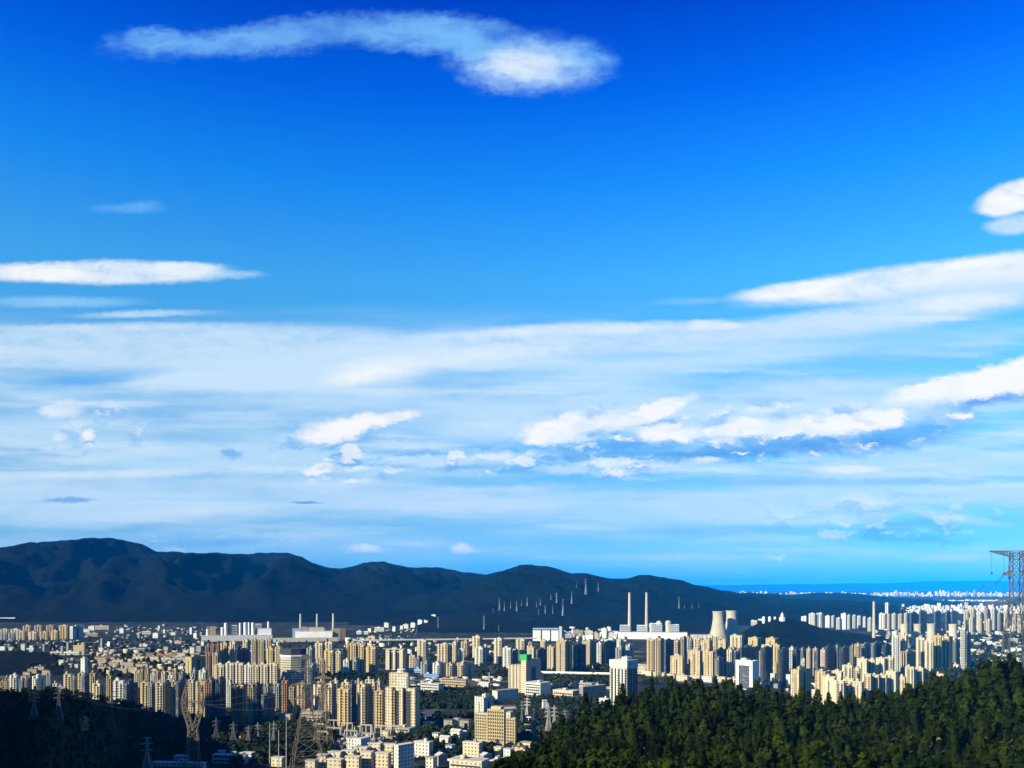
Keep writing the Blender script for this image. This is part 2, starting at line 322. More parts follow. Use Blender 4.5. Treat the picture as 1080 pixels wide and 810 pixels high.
class MB:
    """collects boxes, prisms and bars with a material for each; build() links them as one object"""
    def __init__(s): s.v = []; s.f = []; s.m = []; s.mats = []
    def mi(s, m):
        if m not in s.mats: s.mats.append(m)
        return s.mats.index(m)
    def add(s, vs, fs, m):
        o = len(s.v); s.v += vs; i = s.mi(m)
        for f in fs: s.f.append(tuple(q + o for q in f)); s.m.append(i)
    def box(s, x0, x1, y0, y1, z0, z1, m, bottom=True):
        vs = [(x0, y0, z0), (x1, y0, z0), (x1, y1, z0), (x0, y1, z0), (x0, y0, z1), (x1, y0, z1), (x1, y1, z1), (x0, y1, z1)]
        fs = [(4, 5, 6, 7), (0, 1, 5, 4), (1, 2, 6, 5), (2, 3, 7, 6), (3, 0, 4, 7)]
        if bottom: fs.append((3, 2, 1, 0))
        s.add(vs, fs, m); return s
    def gable(s, x0, x1, y0, y1, z0, z1, m):
        ym = (y0 + y1) / 2
        s.add([(x0, y0, z0), (x1, y0, z0), (x1, y1, z0), (x0, y1, z0), (x0, ym, z1), (x1, ym, z1)],
              [(0, 1, 5, 4), (2, 3, 4, 5), (1, 2, 5), (3, 0, 4), (3, 2, 1, 0)], m); return s
    def lathe(s, prof, n, m, cx=0, cy=0, cap=True):
        vs = []; fs = []
        for r, z in prof:
            for i in range(n):
                a = 2 * math.pi * i / n; vs.append((cx + r * math.cos(a), cy + r * math.sin(a), z))
        for j in range(len(prof) - 1):
            for i in range(n):
                q = (i + 1) % n; fs.append((j * n + i, j * n + q, j * n + n + q, j * n + n + i))
        if cap: fs.append(tuple(range((len(prof) - 1) * n, len(prof) * n)))
        s.add(vs, fs, m); return s
    def bar(s, a, b, t, m):
        a = Vector(a); b = Vector(b); d = (b - a)
        if d.length < 1e-6: return s
        d.normalize(); up = Vector((0, 0, 1)) if abs(d.z) < .9 else Vector((1, 0, 0))
        p = d.cross(up).normalized() * t / 2; q = d.cross(p).normalized() * t / 2
        vs = [tuple(c + i * p + j * q) for c in (a, b) for i, j in ((-1, -1), (1, -1), (1, 1), (-1, 1))]
        s.add(vs, [(0, 1, 5, 4), (1, 2, 6, 5), (2, 3, 7, 6), (3, 0, 4, 7), (3, 2, 1, 0), (4, 5, 6, 7)], m); return s
    def mesh(s, name):
        me = bpy.data.meshes.new(name); me.from_pydata(s.v, [], s.f)
        for m in s.mats: me.materials.append(MAT[m])
        me.polygons.foreach_set('material_index', s.m); me.update(); return me
    def build(s, name, parent=None):
        o = bpy.data.objects.new(name, s.mesh(name)); COL.objects.link(o)
        if parent is not None: o.parent = parent
        return o


def np_obj(name, v, q, mat, parent=None, tri=False):
    me = np_mesh(name, v, q, mat); o = bpy.data.objects.new(name, me); COL.objects.link(o)
    if parent is not None: o.parent = parent
    return o


def np_mesh(name, v, q, mat):
    n = q.shape[1]; me = bpy.data.meshes.new(name)
    me.vertices.add(len(v)); me.vertices.foreach_set('co', np.ascontiguousarray(v, dtype=np.float32).ravel())
    me.loops.add(q.size); me.loops.foreach_set('vertex_index', np.ascontiguousarray(q, dtype=np.int32).ravel())
    me.polygons.add(len(q)); me.polygons.foreach_set('loop_start', np.arange(0, q.size, n, dtype=np.int32))
    me.materials.append(MAT[mat]); me.update(calc_edges=True); me.validate(); return me


def tag(o, label=None, cat=None, group=None, kind=None):
    if label: o['label'] = label
    if cat: o['category'] = cat
    if group: o['group'] = group
    if kind: o['kind'] = kind
    return o


def empty(name, loc=(0, 0, 0), rz=0.0):
    o = bpy.data.objects.new(name, None); COL.objects.link(o); o.location = loc; o.rotation_euler = (0, 0, rz)
    o.empty_display_size = 2; return o


def copy_thing(root, loc, rz=0.0, sc=None):
    c = root.copy(); COL.objects.link(c); c.location = loc; c.rotation_euler = (0, 0, rz)
    if sc: c.scale = (sc, sc, sc) if not isinstance(sc, tuple) else sc
    for ch in list(root.children):
        d = ch.copy(); COL.objects.link(d); d.parent = c
        for g in list(ch.children):
            e = g.copy(); COL.objects.link(e); e.parent = d
    return c


def dist(v): return EYE * FPX / (v - HOR)
def X(u, Y): return (u - 540) / FPX * Y
def Z(v, Y): return EYE - (v - HOR) / FPX * Y


# ------------------------------------------------------------------ land
def fbm(x, y, s, o=4, seed=0.0):
    a = 0; w = .5; f = 1 / s
    for i in range(o):
        a += w * mnoise.noise(Vector((x * f, y * f, seed + i * 3.1))); w *= .5; f *= 2.03
    return a


def sheet(name, us, Ys, zf, mat, label=None):
    """a height field over columns of sight (u) and distances (Y)"""
    nu, nY = len(us), len(Ys); v = np.zeros((nu * nY, 3))
    for j, Y in enumerate(Ys):
        for i, u in enumerate(us):
            y = Y[i] if hasattr(Y, '__len__') else Y
            x = X(u, y); v[j * nu + i] = (x, y, zf(u, y, x))
    a = (np.arange(nY - 1)[:, None] * nu + np.arange(nu - 1)[None]).ravel()
    q = np.stack([a, a + 1, a + nu + 1, a + nu], 1)
    o = np_obj(name, v, q, mat); o.data.polygons.foreach_set('use_smooth', np.ones(len(q), dtype=bool)); tag(o, kind='structure'); return o


g = MB(); g.add([(-60000, -2000, 0), (60000, -2000, 0), (60000, 62000, 0), (-60000, 62000, 0)], [(0, 1, 2, 3)], 'plain_ground')
tag(g.build('ground'), kind='structure')


def interp(pts):
    xs = [p[0] for p in pts]; ys = [p[1] for p in pts]
    return lambda u: float(np.interp(u, xs, ys))


def mountains(name, sky, Yf, Yr, mat, u0, u1, du, rows, spur, scale, seed, fade=None, jag=1.0):
    vc = interp(sky); us = np.arange(u0, u1 + du, du)
    Ys = [Yf + (Yr - Yf) * t for t in np.linspace(0, 1, rows)] + [Yr + (Yr - Yf) * t for t in np.linspace(.08, .7, 7)]
    def zf(u, Y, x):
        xr = X(u, Yr); v = vc(u) - jag * fbm(xr, 0, Yr * .02, 4, seed + 5) * 3.2
        zr = max(EYE + (HOR - v) * Yr / FPX, -3)
        if Y > Yr:
            t = (Y - Yr) / (Yr - Yf); return zr * (1 - t / .7) - 2
        s = (Y - Yf) / (Yr - Yf)
        base = s ** .85 * (1 - .12 * math.sin(s * math.pi))
        wx = x + .35 * (Y - Yf) + 220 * fbm(x, Y, scale * 2.5, 2, seed + 9)
        rdg = 1 - abs(mnoise.noise(Vector((wx / scale, Y / (scale * 2.6), seed)))) * 2
        rdg2 = 1 - abs(mnoise.noise(Vector((wx / scale * 2.7, Y / scale, seed + 4)))) * 2
        zz = zr * base + zr * spur * math.sin(math.pi * min(1, s * 1.02)) * (.65 * rdg + .3 * rdg2 - .25 + .5 * fbm(x, Y, scale * .3, 3, seed + 2))
        cap = EYE + (HOR - v - 1.2) * Y / FPX if s < .995 else zr
        return max(min(zz, cap), -3 if s > .02 else -8)
    SURF.append((zf, Yf, Yr)); return sheet(name, us, Ys, zf, mat)


SURF = []
SKY_A = [(-420, 600), (-200, 585), (-60, 578), (0, 577), (30, 572.5), (60, 571), (92, 567.5), (112, 566.5), (128, 569), (142, 573), (150, 573), (165, 581), (176, 582), (190, 581.5), (230, 583.5), (262, 584), (282, 583), (302, 583), (318, 587), (332, 594), (346, 598), (360, 599), (376, 596), (392, 592.5), (404, 591.5), (416, 595), (430, 598), (450, 598), (470, 600), (490, 603.5), (510, 606), (540, 610), (600, 616), (700, 622), (820, 626)]
SKY_B = [(300, 652), (380, 642), (430, 630), (470, 619), (505, 608), (530, 602), (548, 596.5), (562, 595.5), (575, 596.5), (590, 601), (604, 605), (616, 604), (628, 607), (646, 610), (660, 610.5), (672, 607), (684, 606), (700, 608.5), (716, 612), (735, 617), (760, 622), (785, 627), (810, 630), (840, 632), (880, 633), (920, 636), (960, 642), (1010, 652)]
SKY_C = [(390, 672), (420, 664), (445, 657), (470, 649), (500, 646), (530, 643), (560, 645), (600, 647), (640, 648), (680, 651), (720, 653), (750, 657), (790, 664), (830, 672)]
SKY_D = [(750, 699), (768, 688), (780, 670), (792, 660), (806, 655), (822, 651), (838, 653), (852, 657), (866, 663), (882, 666), (900, 668), (925, 672), (950, 678), (975, 688), (1000, 694)]
SKY_E = [(-120, 684), (-40, 685), (0, 687), (20, 688), (42, 690), (60, 693), (74, 698), (86, 704), (96, 712), (110, 722)]
SKY_F = [(700, 640), (760, 632), (810, 627.5), (850, 626), (880, 625.5), (905, 626.5), (940, 630), (1000, 634), (1080, 636), (1200, 636), (1400, 640)]
mountains('mountain', SKY_A, 3750, 7600, 'shaded_mountain_forest', -420, 820, 3, 90, .62, 560, 1.3)
mountains('mountain', SKY_B, 3450, 5600, 'shaded_mountain_forest', 300, 1010, 2.5, 80, .52, 340, 7.9)
mountains('hill', SKY_C, 2900, 3500, 'foothill_forest', 390, 830, 3, 34, .34, 140, 3.4)
mountains('hill', SKY_D, 2080, 2500, 'foothill_forest', 750, 1000, 3, 24, .25, 90, 5.5)
mountains('hill', SKY_E, 1500, 1850, 'foothill_forest', -120, 110, 4, 24, .2, 80, 2.5)
mountains('hill', SKY_F, 6000, 9000, 'shaded_mountain_forest', 700, 1400, 8, 16, .1, 500, 8.5, jag=.5)
mountains('mountain', [(400, 620), (700, 617.5), (940, 615), (980, 613), (1040, 612.5), (1100, 613), (1300, 615), (1600, 620)], 45000, 54000, 'shaded_mountain_forest', 400, 1600, 20, 8, .1, 3000, 4.4, jag=.3)

# the slope the camera stands on, the wooded knoll, the dark spur opposite
HILL_V = interp([(-900, 690), (-300, 715), (-60, 726), (0, 729), (12, 733), (30, 732), (60, 730), (90, 733), (112, 738), (138, 744), (160, 749), (176, 755), (188, 766), (197, 790), (204, 828), (235, 838), (500, 838), (530, 822), (550, 814), (575, 798), (605, 786), (640, 765), (670, 753), (700, 746), (730, 743), (760, 745), (790, 755), (820, 758), (860, 759), (900, 761), (930, 757), (965, 746), (1000, 735), (1030, 727), (1060, 721), (1090, 719), (1200, 713), (1500, 690), (2100, 690)])
HILL_YN = interp([(-900, 200), (-60, 330), (50, 380), (90, 520), (130, 700), (170, 745), (210, 745), (300, 560), (520, 240), (600, 190), (2100, 170)])
HILL_YC = interp([(-900, 400), (-60, 520), (50, 580), (90, 720), (130, 860), (170, 900), (210, 890), (300, 700), (520, 420), (600, 340), (800, 310), (1080, 330), (2100, 380)])


def hill_z(u, Y, x):
    yn, yc, vc = HILL_YN(u), HILL_YC(u), HILL_V(u)
    rough = 3.0 * fbm(x, Y, 60, 3, 2.2)
    if Y < yn:
        zn = EYE - (842 - HOR) * yn / FPX; t = Y / yn
        return min(zn + (146 - zn) * (1 - t) ** 1.0, EYE - (840 - HOR) * Y / FPX + .5 if Y > 25 else 146) + rough * .3 * t
    if Y <= yc:
        s = (Y - yn) / (yc - yn); vv = 842 + (vc - 842) * (s * s * (3 - 2 * s) * .6 + s * .4)
        return EYE - (vv - HOR) * Y / FPX + rough * s * (1 - s) * 2
    zc = EYE - (vc - HOR) * yc / FPX
    return max(zc - (Y - yc) * (.12 + .0022 * (Y - yc)), -6)


hill_us = list(np.arange(-900, 2100, 14)); hill_Ys = [4, 10, 20, 35, 55, 80, 110, 140, 165] + list(np.arange(180, 1000, 10)) + [1030, 1080]
sheet('hillside', hill_us, hill_Ys, hill_z, 'hill_soil')

# unseen shoulders added past the west edge, shaped to shade the spur
ax = Vector((-.5, .866, 0)); ay = Vector((.866, .5, 0))
for cs_, hl, hh_ in ((-250, 215, 320), (165, 235, 285)):
    m = MB(); prof = [(1.0, -4), (.9, .07), (.8, .19), (.66, .37), (.5, .58), (.33, .8), (.16, .95), (.002, 1.0)]
    m.lathe([(a, b * hh_ if b > 0 else b) for a, b in prof], 48, 'hill_soil')
    o = m.build('hill'); tag(o, kind='structure')
    for vtx in o.data.vertices:
        c = vtx.co; p = Vector((-655, 490, 0)) + ax * (c.x * hl + cs_) + ay * c.y * 245
        c.x, c.y, c.z = p.x, p.y, c.z * (1 + .15 * fbm(p.x, p.y, 90, 3, 6.6))

# far plain roads and embankments
def strip(name, pts, w, z, mat, h=0.0):
    """ribbon along ground points; with h it is a raised bed with sides"""
    m = MB(); P = [Vector((p[0], p[1], 0)) for p in pts]
    L = []; Rr = []
    for i, p in enumerate(P):
        d = (P[min(i + 1, len(P) - 1)] - P[max(i - 1, 0)]).normalized(); n = Vector((-d.y, d.x, 0)) * w / 2
        L.append(p + n); Rr.append(p - n)
    for i in range(len(P) - 1):
        a, b, c, d = L[i], Rr[i], Rr[i + 1], L[i + 1]
        m.add([(a.x, a.y, z), (b.x, b.y, z), (c.x, c.y, z), (d.x, d.y, z)], [(0, 1, 2, 3)], mat)
    return tag(m.build(name), kind='structure')


def G(u, v): Y = dist(v); return (X(u, Y), Y)


for pts, w, z, mm in [([G(180, 806), G(225, 790), G(300, 778), G(420, 771)], 12, .10, 'asphalt'), ([G(250, 795), G(330, 788), G(400, 779), G(450, 771)], 9, .104, 'pale_road'),
                      ([G(330, 716), G(420, 717), G(520, 719), G(640, 716), G(760, 721)], 26, .108, 'asphalt'), ([G(440, 764), G(470, 738), G(500, 722), G(520, 705), G(535, 690)], 22, .112, 'asphalt'),
                      ([G(500, 748), G(600, 744), G(660, 736)], 16, .116, 'pale_road'), ([G(-60, 692), G(120, 690), G(260, 686), G(420, 684)], 24, .12, 'pale_road'),
                      ([G(940, 720), G(1000, 690), G(1050, 676), G(1130, 668)], 24, .124, 'asphalt'), ([G(970, 690), G(1030, 668), G(1120, 664)], 14, .128, 'pale_road'), ([G(545, 770), G(570, 745), G(610, 735)], 8, .132, 'pale_road')]:
    strip('road', pts, w, z, mm)

# ------------------------------------------------------------------ buildings
ORD = ['', 'first', 'second', 'third', 'fourth', 'fifth', 'sixth', 'seventh', 'eighth', 'ninth', 'tenth', 'eleventh', 'twelfth', 'thirteenth', 'fourteenth', 'fifteenth', 'sixteenth', 'seventeenth', 'eighteenth', 'nineteenth', 'twentieth',
       'twenty-first', 'twenty-second', 'twenty-third', 'twenty-fourth', 'twenty-fifth', 'twenty-sixth', 'twenty-seventh', 'twenty-eighth', 'twenty-ninth', 'thirtieth', 'thirty-first', 'thirty-second']
TONE = {'cream': 'cream', 'white': 'white', 'tan': 'tan', 'gold': 'golden', 'brown': 'reddish-brown', 'grey': 'grey', 'pink': 'pinkish', 'navy': 'dark navy', 'glass': 'dark glazed', 'mottled': 'mottled tan', 'lowcream': 'cream',
        'far_white': 'white', 'concrete': 'pale', 'roof_white': 'white', 'white_paint': 'white'}
rnd = random.Random(11)
FOOT = []            # footprints, to keep the street trees out of the houses
N_BLD = 0


def tower_meshes(W, D, H, mat, style):
    """wall, glazing, roof, lift house of a block of flats; front is -y"""
    wall, gl, roof, hut = MB(), MB(), MB(), MB()
    x0, x1, y0, y1 = -W / 2, W / 2, -D / 2, D / 2
    if style == 'rib':
        n = max(2, min(9, int(round(W / 8.5)))); p = W / n; dep = min(2.6, D * .25)
        wall.box(x0, x1, y0 + dep, y1, -1, H, mat, False)
        for i in range(n):
            a = x0 + i * p; wd = p * (.62 if i % 2 == 0 else .54)
            wall.box(a + (.02 if i == 0 else p * .08), a + wd, y0, y0 + dep + .3, -1, H + (.9 if i % 2 == 0 else -2.2), mat, False)
            gl.box(a + wd + .15, a + p - .1, y0 + dep - .22, y0 + dep + .05, 1, H - 2.5, 'glazing')
            for zz in np.arange(3, H - 3, 3.0):                                      # balcony slabs across the recess
                gl.box(a + wd + .05, a + p - .02, y0 + .9, y0 + dep - .25, zz, zz + .9, mat)
        wall.box(x1 - .35, x1 + .5, y0 + D * .15, y0 + D * .45, -1, H - 1.5, mat, False)
        gl.box(x1 - .2, x1 + .12, y0 + D * .56, y0 + D * .68, 1, H - 3, 'glazing')
    elif style == 'stripe':
        wall.box(x0, x1, y0, y1, -1, H, mat, False)
        n = max(4, int(W / 5)); p = W / n
        for i in range(n): gl.box(x0 + i * p + p * .42, x0 + i * p + p * .86, y0 - .25, y0 + .1, 3, H - 9, 'glazing')
        n = max(4, int(D / 5)); p = D / n
        for i in range(n): gl.box(x1 - .1, x1 + .25, y0 + i * p + p * .16, y0 + i * p + p * .94, 3, H - 9, 'glazing')
        roof.box(x0 - .5, x1 + .5, y0 - .5, y1 + .5, H - 6.5, H + 1.5, 'roof_white')
    elif style == 'frame':
        wall.box(x0, x1, y0 + .6, y1, -1, H, 'white_paint', False)
        for a, b in ((0, .17), (.83, 1.0)): wall.box(x0 + W * a, x0 + W * b, y0 - .5, y0 + 1, -1, H + 1, 'white_paint', False)
        wall.box(x0 + W * .17, x0 + W * .83, y0 - .45, y0 + 1, H - 6, H + .9, 'white_paint')
        gl.box(x0 + W * .175, x0 + W * .825, y0 + .2, y0 + .7, 1, H - 6.1, 'glass')
        n = 5
        for i in range(1, n): gl.box(x0 + W * (.17 + .66 * i / n) - .2, x0 + W * (.17 + .66 * i / n) + .2, y0 + .02, y0 + .25, 1, H - 6.2, 'grey')
    elif style == 'twin':           # two lit end bays with a dark recess between
        wall.box(x0, x1, y0 + 3.5, y1, -1, H - 3, mat, False)
        for a, b in ((0, .22), (.42, .56), (.8, 1)): wall.box(x0 + W * a, x0 + W * b, y0, y0 + 3.8, -1, H, mat, False)
        for a, b in ((.22, .42), (.56, .8)): gl.box(x0 + W * a + .1, x0 + W * b - .1, y0 + 3.2, y0 + 3.6, 1, H - 5, 'glazing')
    else:                            # plain slab with windows
        wall.box(x0, x1, y0, y1, -1, H, mat, False)
        if W > 9:
            gl.box(x0 + W * .46, x0 + W * .54, y0 - .14, y0 + .1, 2, H - 4, 'glazing')
        if D > 9:
            gl.box(x1 - .1, x1 + .14, y0 + D * .4, y0 + D * .55, 2, H - 4, 'glazing')
    if style != 'stripe':
        roof.box(x0 + .3, x1 - .3, y0 + (2.9 if style in ('rib', 'twin') else .3), y1 - .3, H - .4, H + .35, 'roof_grey')
        for a in (y0 + (2.7 if style in ('rib', 'twin') else .05), y1 - .3): roof.box(x0 - .15, x1 + .15, a - .15, a + .4, H + .3, H + 1.3, mat)
        for a in (x0 - .12, x1 - .35): roof.box(a, a + .5, y0 + 3.2, y1 - .1, H + .28, H + 1.28, mat)
    hw = min(W * .35, 10) * rnd.uniform(.8, 1.2); hx = rnd.uniform(-.2, .2) * W; hh = min(7, max(3, H * .06)) * rnd.uniform(.8, 1.3)
    hut.box(hx - hw / 2, hx + hw / 2, -D * .18, D * .28, H + .2, H + hh + .4, mat)
    if W > 18:
        hx2 = hx + W * .3 * (-1 if hx > 0 else 1); hut.box(hx2 - hw * .3, hx2 + hw * .3, -D * .1, D * .2, H + .2, H + hh * .6, 'roof_grey')
    hut.box(hx - hw * .15, hx + hw * .15, -D * .05, D * .1, H + hh, H + hh + 1.6, 'roof_grey')
    return wall, gl, roof, hut


def place(u0, u1, vb, frac):
    Y = dist(vb); us = u0 + frac * (u1 - u0); az = math.atan((0.5 * (u0 + u1) - 540) / FPX)
    w = (u1 - u0) / FPX * Y * math.cos(az); th = max(R(9), min(R(24 + (1 - frac) * 34), R(50) - az))       # keeps the far side of a block out of the sun
    W = max(5, frac * w / math.cos(th)); D = min(44, max(6, (1 - frac) * w / math.sin(th))); rz = -az - th
    cx, cy = X(us, Y), Y
    c, s = math.cos(rz), math.sin(rz); lx, ly = W / 2, -D / 2
    return Y, W, D, rz, (cx - (c * lx - s * ly), cy - (s * lx + c * ly))


def building(name, label, cat, group, u0, u1, vt, vb, frac, mat, style):
    global N_BLD
    N_BLD += 1
    Y, W, D, rz, (px, py) = place(u0, u1, vb, frac); H = max(4, Z(vt, Y))
    wall, gl, roof, hut = tower_meshes(W, D, H, mat, style); FOOT.append((px, py, max(W, D) * .75))
    if (vb - vt) >= 15 and Y < 2300:
        r = empty(name, (px, py, 0), rz)
        wall.build('wall', r)
        if gl.v: gl.build('glazing', r)
        if roof.v: roof.build('roof', r)
        hut.build('lift_house', r)
    else:
        for b in (gl, roof, hut):
            o = len(wall.v); wall.v += b.v; wall.f += [tuple(q + o for q in f) for f in b.f]
            wall.m += [wall.mi(b.mats[i]) for i in b.m]
        r = wall.build(name); r.location = (px, py, 0); r.rotation_euler = (0, 0, rz)
    tag(r, label, cat, group); return r


LABELS = {}


def row(phrase, anchor, end, noun, vbase, text, group=None):
    """buildings of one row: u0 u1 top lit-share wall [base=] [style]; counted from the landmark at one end"""
    items = []
    for t in text.replace('\n', ' ').split(';'):
        q = t.split()
        if not q: continue
        d = dict(vb=vbase, st='rib')
        for e in q[5:]:
            if e[0] == 'b' and e[1:].replace('.', '').isdigit(): d['vb'] = float(e[1:])
            else: d['st'] = e
        items.append((float(q[0]), float(q[1]), float(q[2]), float(q[3]), q[4], d))
    items.sort(key=lambda i: (i[0] + i[1]) / 2, reverse=(end == 'r'))
    for k, (u0, u1, vt, fr, mat, d) in enumerate(items):
        ratio = (d['vb'] - vt) / (u1 - u0)
        size = 'slim ' if ratio > 3.4 else 'broad ' if ratio < 1.15 else ''
        tone = TONE[mat]
        dark = 'dim ' if fr < .35 and mat not in ('navy', 'glass') else ''
        label = f"{size}{dark}{tone} {noun.split()[-1]}, {ORD[k + 1]} from {anchor}, {phrase}"
        nm = noun.replace(' ', '_').replace('-', '_')
        building(nm, label, noun, group or f"{noun}s {phrase}", u0, u1, vt, d['vb'], fr, mat, d['st'])


A = 'apartment block'; T = 'apartment tower'
row('front row under the great mountain', 'the navy-sided block', 'r', A, 675, "0 8 668 .8 grey; 8.5 16 668 .8 grey; 17 28 666 .8 cream; 30 40 667 .75 cream; 42 52 667 .8 gold; 53.5 63 666 .7 gold")
row('back row under the great mountain', 'the navy-sided block', 'r', A, 672, "0 10 664 .85 cream; 11 22 664 .8 cream; 24 34 660.5 .8 tan; 36 46 660 .8 tan; 48.5 58 660 .85 tan; 62 73 660 .8 gold b674")
building('apartment_block', 'broad navy-sided apartment block with one bright white edge under the great mountain', 'apartment block', None, 73.5, 88, 661, 674, .22, 'white', 'slab')
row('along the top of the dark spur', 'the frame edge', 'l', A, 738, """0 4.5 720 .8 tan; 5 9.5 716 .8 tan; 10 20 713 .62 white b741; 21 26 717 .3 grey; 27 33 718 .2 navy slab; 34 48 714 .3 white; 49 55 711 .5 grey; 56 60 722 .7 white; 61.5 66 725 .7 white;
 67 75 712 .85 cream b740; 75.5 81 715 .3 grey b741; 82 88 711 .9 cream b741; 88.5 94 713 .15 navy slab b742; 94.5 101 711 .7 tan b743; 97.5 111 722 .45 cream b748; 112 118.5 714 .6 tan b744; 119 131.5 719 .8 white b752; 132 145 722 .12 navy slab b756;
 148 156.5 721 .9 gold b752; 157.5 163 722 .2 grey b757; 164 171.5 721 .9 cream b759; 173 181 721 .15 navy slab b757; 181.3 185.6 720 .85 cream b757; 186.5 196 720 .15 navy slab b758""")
row('middle row behind the dark spur', 'the dark-faced hall', 'r', A, 725, "141.5 147 708 .75 cream; 147.5 152 707 .4 tan; 152.5 157.5 708 .6 tan; 158.6 162.5 711 .8 white; 163 169 709 .4 tan; 170 175.5 709 .5 cream; 177 181.4 713 .85 white; 182 187.5 708 .5 tan; 188.5 195.5 710 .4 grey; 200.5 208.5 708 .5 grey; 209.5 219.5 708 .6 white")
building('slab_building', 'dark broad-faced hall with one narrow sunlit cream end and flat roof', 'slab building', None, 195.5, 218, 693.5, 713, .28, 'gold', 'slab')
row('beside the dark-faced hall', 'the hall', 'l', T, 714, "216.3 221.6 681 .6 brown b706; 222 227 680 .6 brown b706; 227.8 232 680 .5 brown b706; 217 223 690 .7 brown; 223.5 231.5 690 .65 tan")
row('behind the long ribbed slabs', 'the white round-topped hall', 'r', T, 705, "232 241 679 .7 gold; 242 249.5 678 .65 cream; 256 264 676 .5 cream b697; 265 270.5 675 .8 tan; 270.8 279.5 676 .75 tan; 280.5 286 675 .8 tan b698; 281 288.6 684 .75 gold; 290 296.5 683 .75 gold; 249.8 255 682 .1 navy slab b702; 250 263.5 686 .1 navy slab b704")
row('row of long ribbed slabs', 'the white round-topped hall', 'r', A, 721, "225.5 237 702 .85 cream; 237.5 247 700 .85 cream; 247.3 257 700 .85 cream; 257.5 265 702 .9 white; 265.3 273 702 .85 cream; 273.3 283 701.5 .85 cream; 283.3 293 701 .85 cream")
row('behind the cat-headed pylon', 'the cat-headed pylon', 'l', T, 762, "198.5 204.5 718 .7 cream b752; 206 216.5 720 .85 gold b758; 216.8 222.5 718 .9 brown; 222.8 227.6 718 .1 navy slab; 228 238.5 718 .2 navy; 239 243 720 .8 white b746; 244 249 726 .85 brown b765; 249.4 260 724 .5 tan b764; 261 267 723 .8 tan b766; 267.4 276.5 723 .15 navy b766; 277 290 734 .1 navy slab b766; 278 284 722 .6 grey b748; 288.5 296 722 .6 grey b748; 297 304.5 719 .6 brown b757; 304.8 311 726 .6 tan b763")  # the widest navy slab puts a shaded stretch into wall colour
row('front row beside the crossed pylon', 'the stepped tower', 'r', T, 762, "313 323.5 722 .7 tan b758; 325 330 727 .8 white b757; 330.3 341.5 723 .62 cream b760; 342 355 723 .5 cream; 355.6 369.8 728 .75 gold b766; 370 376 722 .15 navy slab; 376.8 389 723 .55 cream b765; 389.2 395.4 721 .8 cream b764; 395.8 404.6 730 .7 gold b768")
row('second row beside the crossed pylon', 'the stepped tower', 'r', T, 752, "334 343 720 .6 cream; 350 357.5 719 .6 cream; 360 372 721 .5 cream; 374 381 719 .55 tan; 385 393 718 .6 cream; 396 403 719.5 .5 cream")
row('ahead of the three-chimney works', 'the white round-topped hall', 'l', T, 711, "323.3 332.5 684 .5 grey b707; 332 341.5 679 .75 cream b705; 342.5 352 678 .7 cream b705; 333.5 341 695 .7 tan; 341.6 353.2 687 .75 gold; 353.5 362.2 688 .55 cream; 362.6 368.6 681 .7 gold b704; 369 376 679 .8 gold b705; 376.4 384.5 681 .8 gold b705; 362 368.2 697 .8 white b714; 368.4 384 697 .4 grey b714; 386 399 683 .68 gold b712; 323.6 337 703 .3 grey b722")
row('in the group past the blue sheds', 'the green-topped tower', 'r', T, 703, "431.5 437.8 692 .8 cream b707; 437.9 446 694 .35 grey b708; 440 451.6 676 .72 cream b700; 443.5 456 699 .45 grey b712; 456.3 470 700 .4 white b714; 470.4 481 701 .5 tan b714; 481.6 500.5 700 .3 cream b714; 461 474.5 680 .75 cream b702; 477 483.4 679 .5 cream b699; 483.6 489.5 685 .8 white b701; 486 494.5 677 .7 tan b694; 498 509 672 .65 cream b694; 500.5 513 684 .6 white b702; 521 531.5 674 .7 cream b700; 530 540.5 684 .75 white b705; 541 546.5 686 .3 grey b704; 544 555.5 675 .72 cream b698")
building('apartment_block', 'dark navy U-shaped block edged by three cream columns, ahead of the viaduct', 'apartment block', None, 406.5, 428, 685.5, 707, .85, 'cream', 'twin')
row('boulevard row behind the green-topped tower', 'the striped black-and-white tower', 'r', T, 706, "556 565.8 683 .7 mottled slab; 566 576.5 686 .1 navy slab b709; 577 586 683 .75 mottled slab b707; 586.3 603.5 677 .56 tan slab b712; 603.8 618 681 .05 navy slab b708; 613.5 629 677 .55 tan slab b703; 629.3 634.5 679 .8 white b700; 635 650 678 .1 navy b702; 650.3 657 675 .5 white b699; 570 577 676 .6 cream b694; 557 562 678 .6 tan b694")
row('below the twin-chimney power plant', 'the striped black-and-white tower', 'l', T, 709, "649 659.6 684 .5 grey b705; 660 668.5 681 .35 white b704; 682 690.3 675 .8 gold b712; 690.6 700.5 674 .5 tan b714; 700.8 710 676 .15 glass slab b712; 711 716.4 676 .6 cream; 716.6 724.6 673 .45 tan b709; 725 731 675 .6 grey b703; 731.4 738.4 674 .8 cream b699")
row('behind the knoll below the power plant', 'the white-framed building', 'r', 'office block', 716, "707 722.5 693 .82 mottled slab; 726 741 687 .8 mottled slab; 742 753.5 688 .85 mottled slab b718; 753.8 763.6 695 .3 grey b719; 755 766 686 .1 navy slab b713; 766.3 774.5 686 .55 cream b716; 774.8 780.5 689 .2 navy slab b716")
row('at the foot of the cooling towers', 'the big cooling tower', 'l', A, 700, "742 752 671 .85 cream b690; 752.5 763.5 672.5 .85 tan b693; 739.5 752 676 .7 mottled slab; 757 768 676 .75 mottled slab; 770 784.5 671 .8 cream b696; 789 803 673.5 .7 gold slab b698; 807.5 821 674 .72 gold slab b700; 768 777 684 .6 tan b704; 786 800 682 .7 gold b703; 803 816 681 .75 cream b704") 
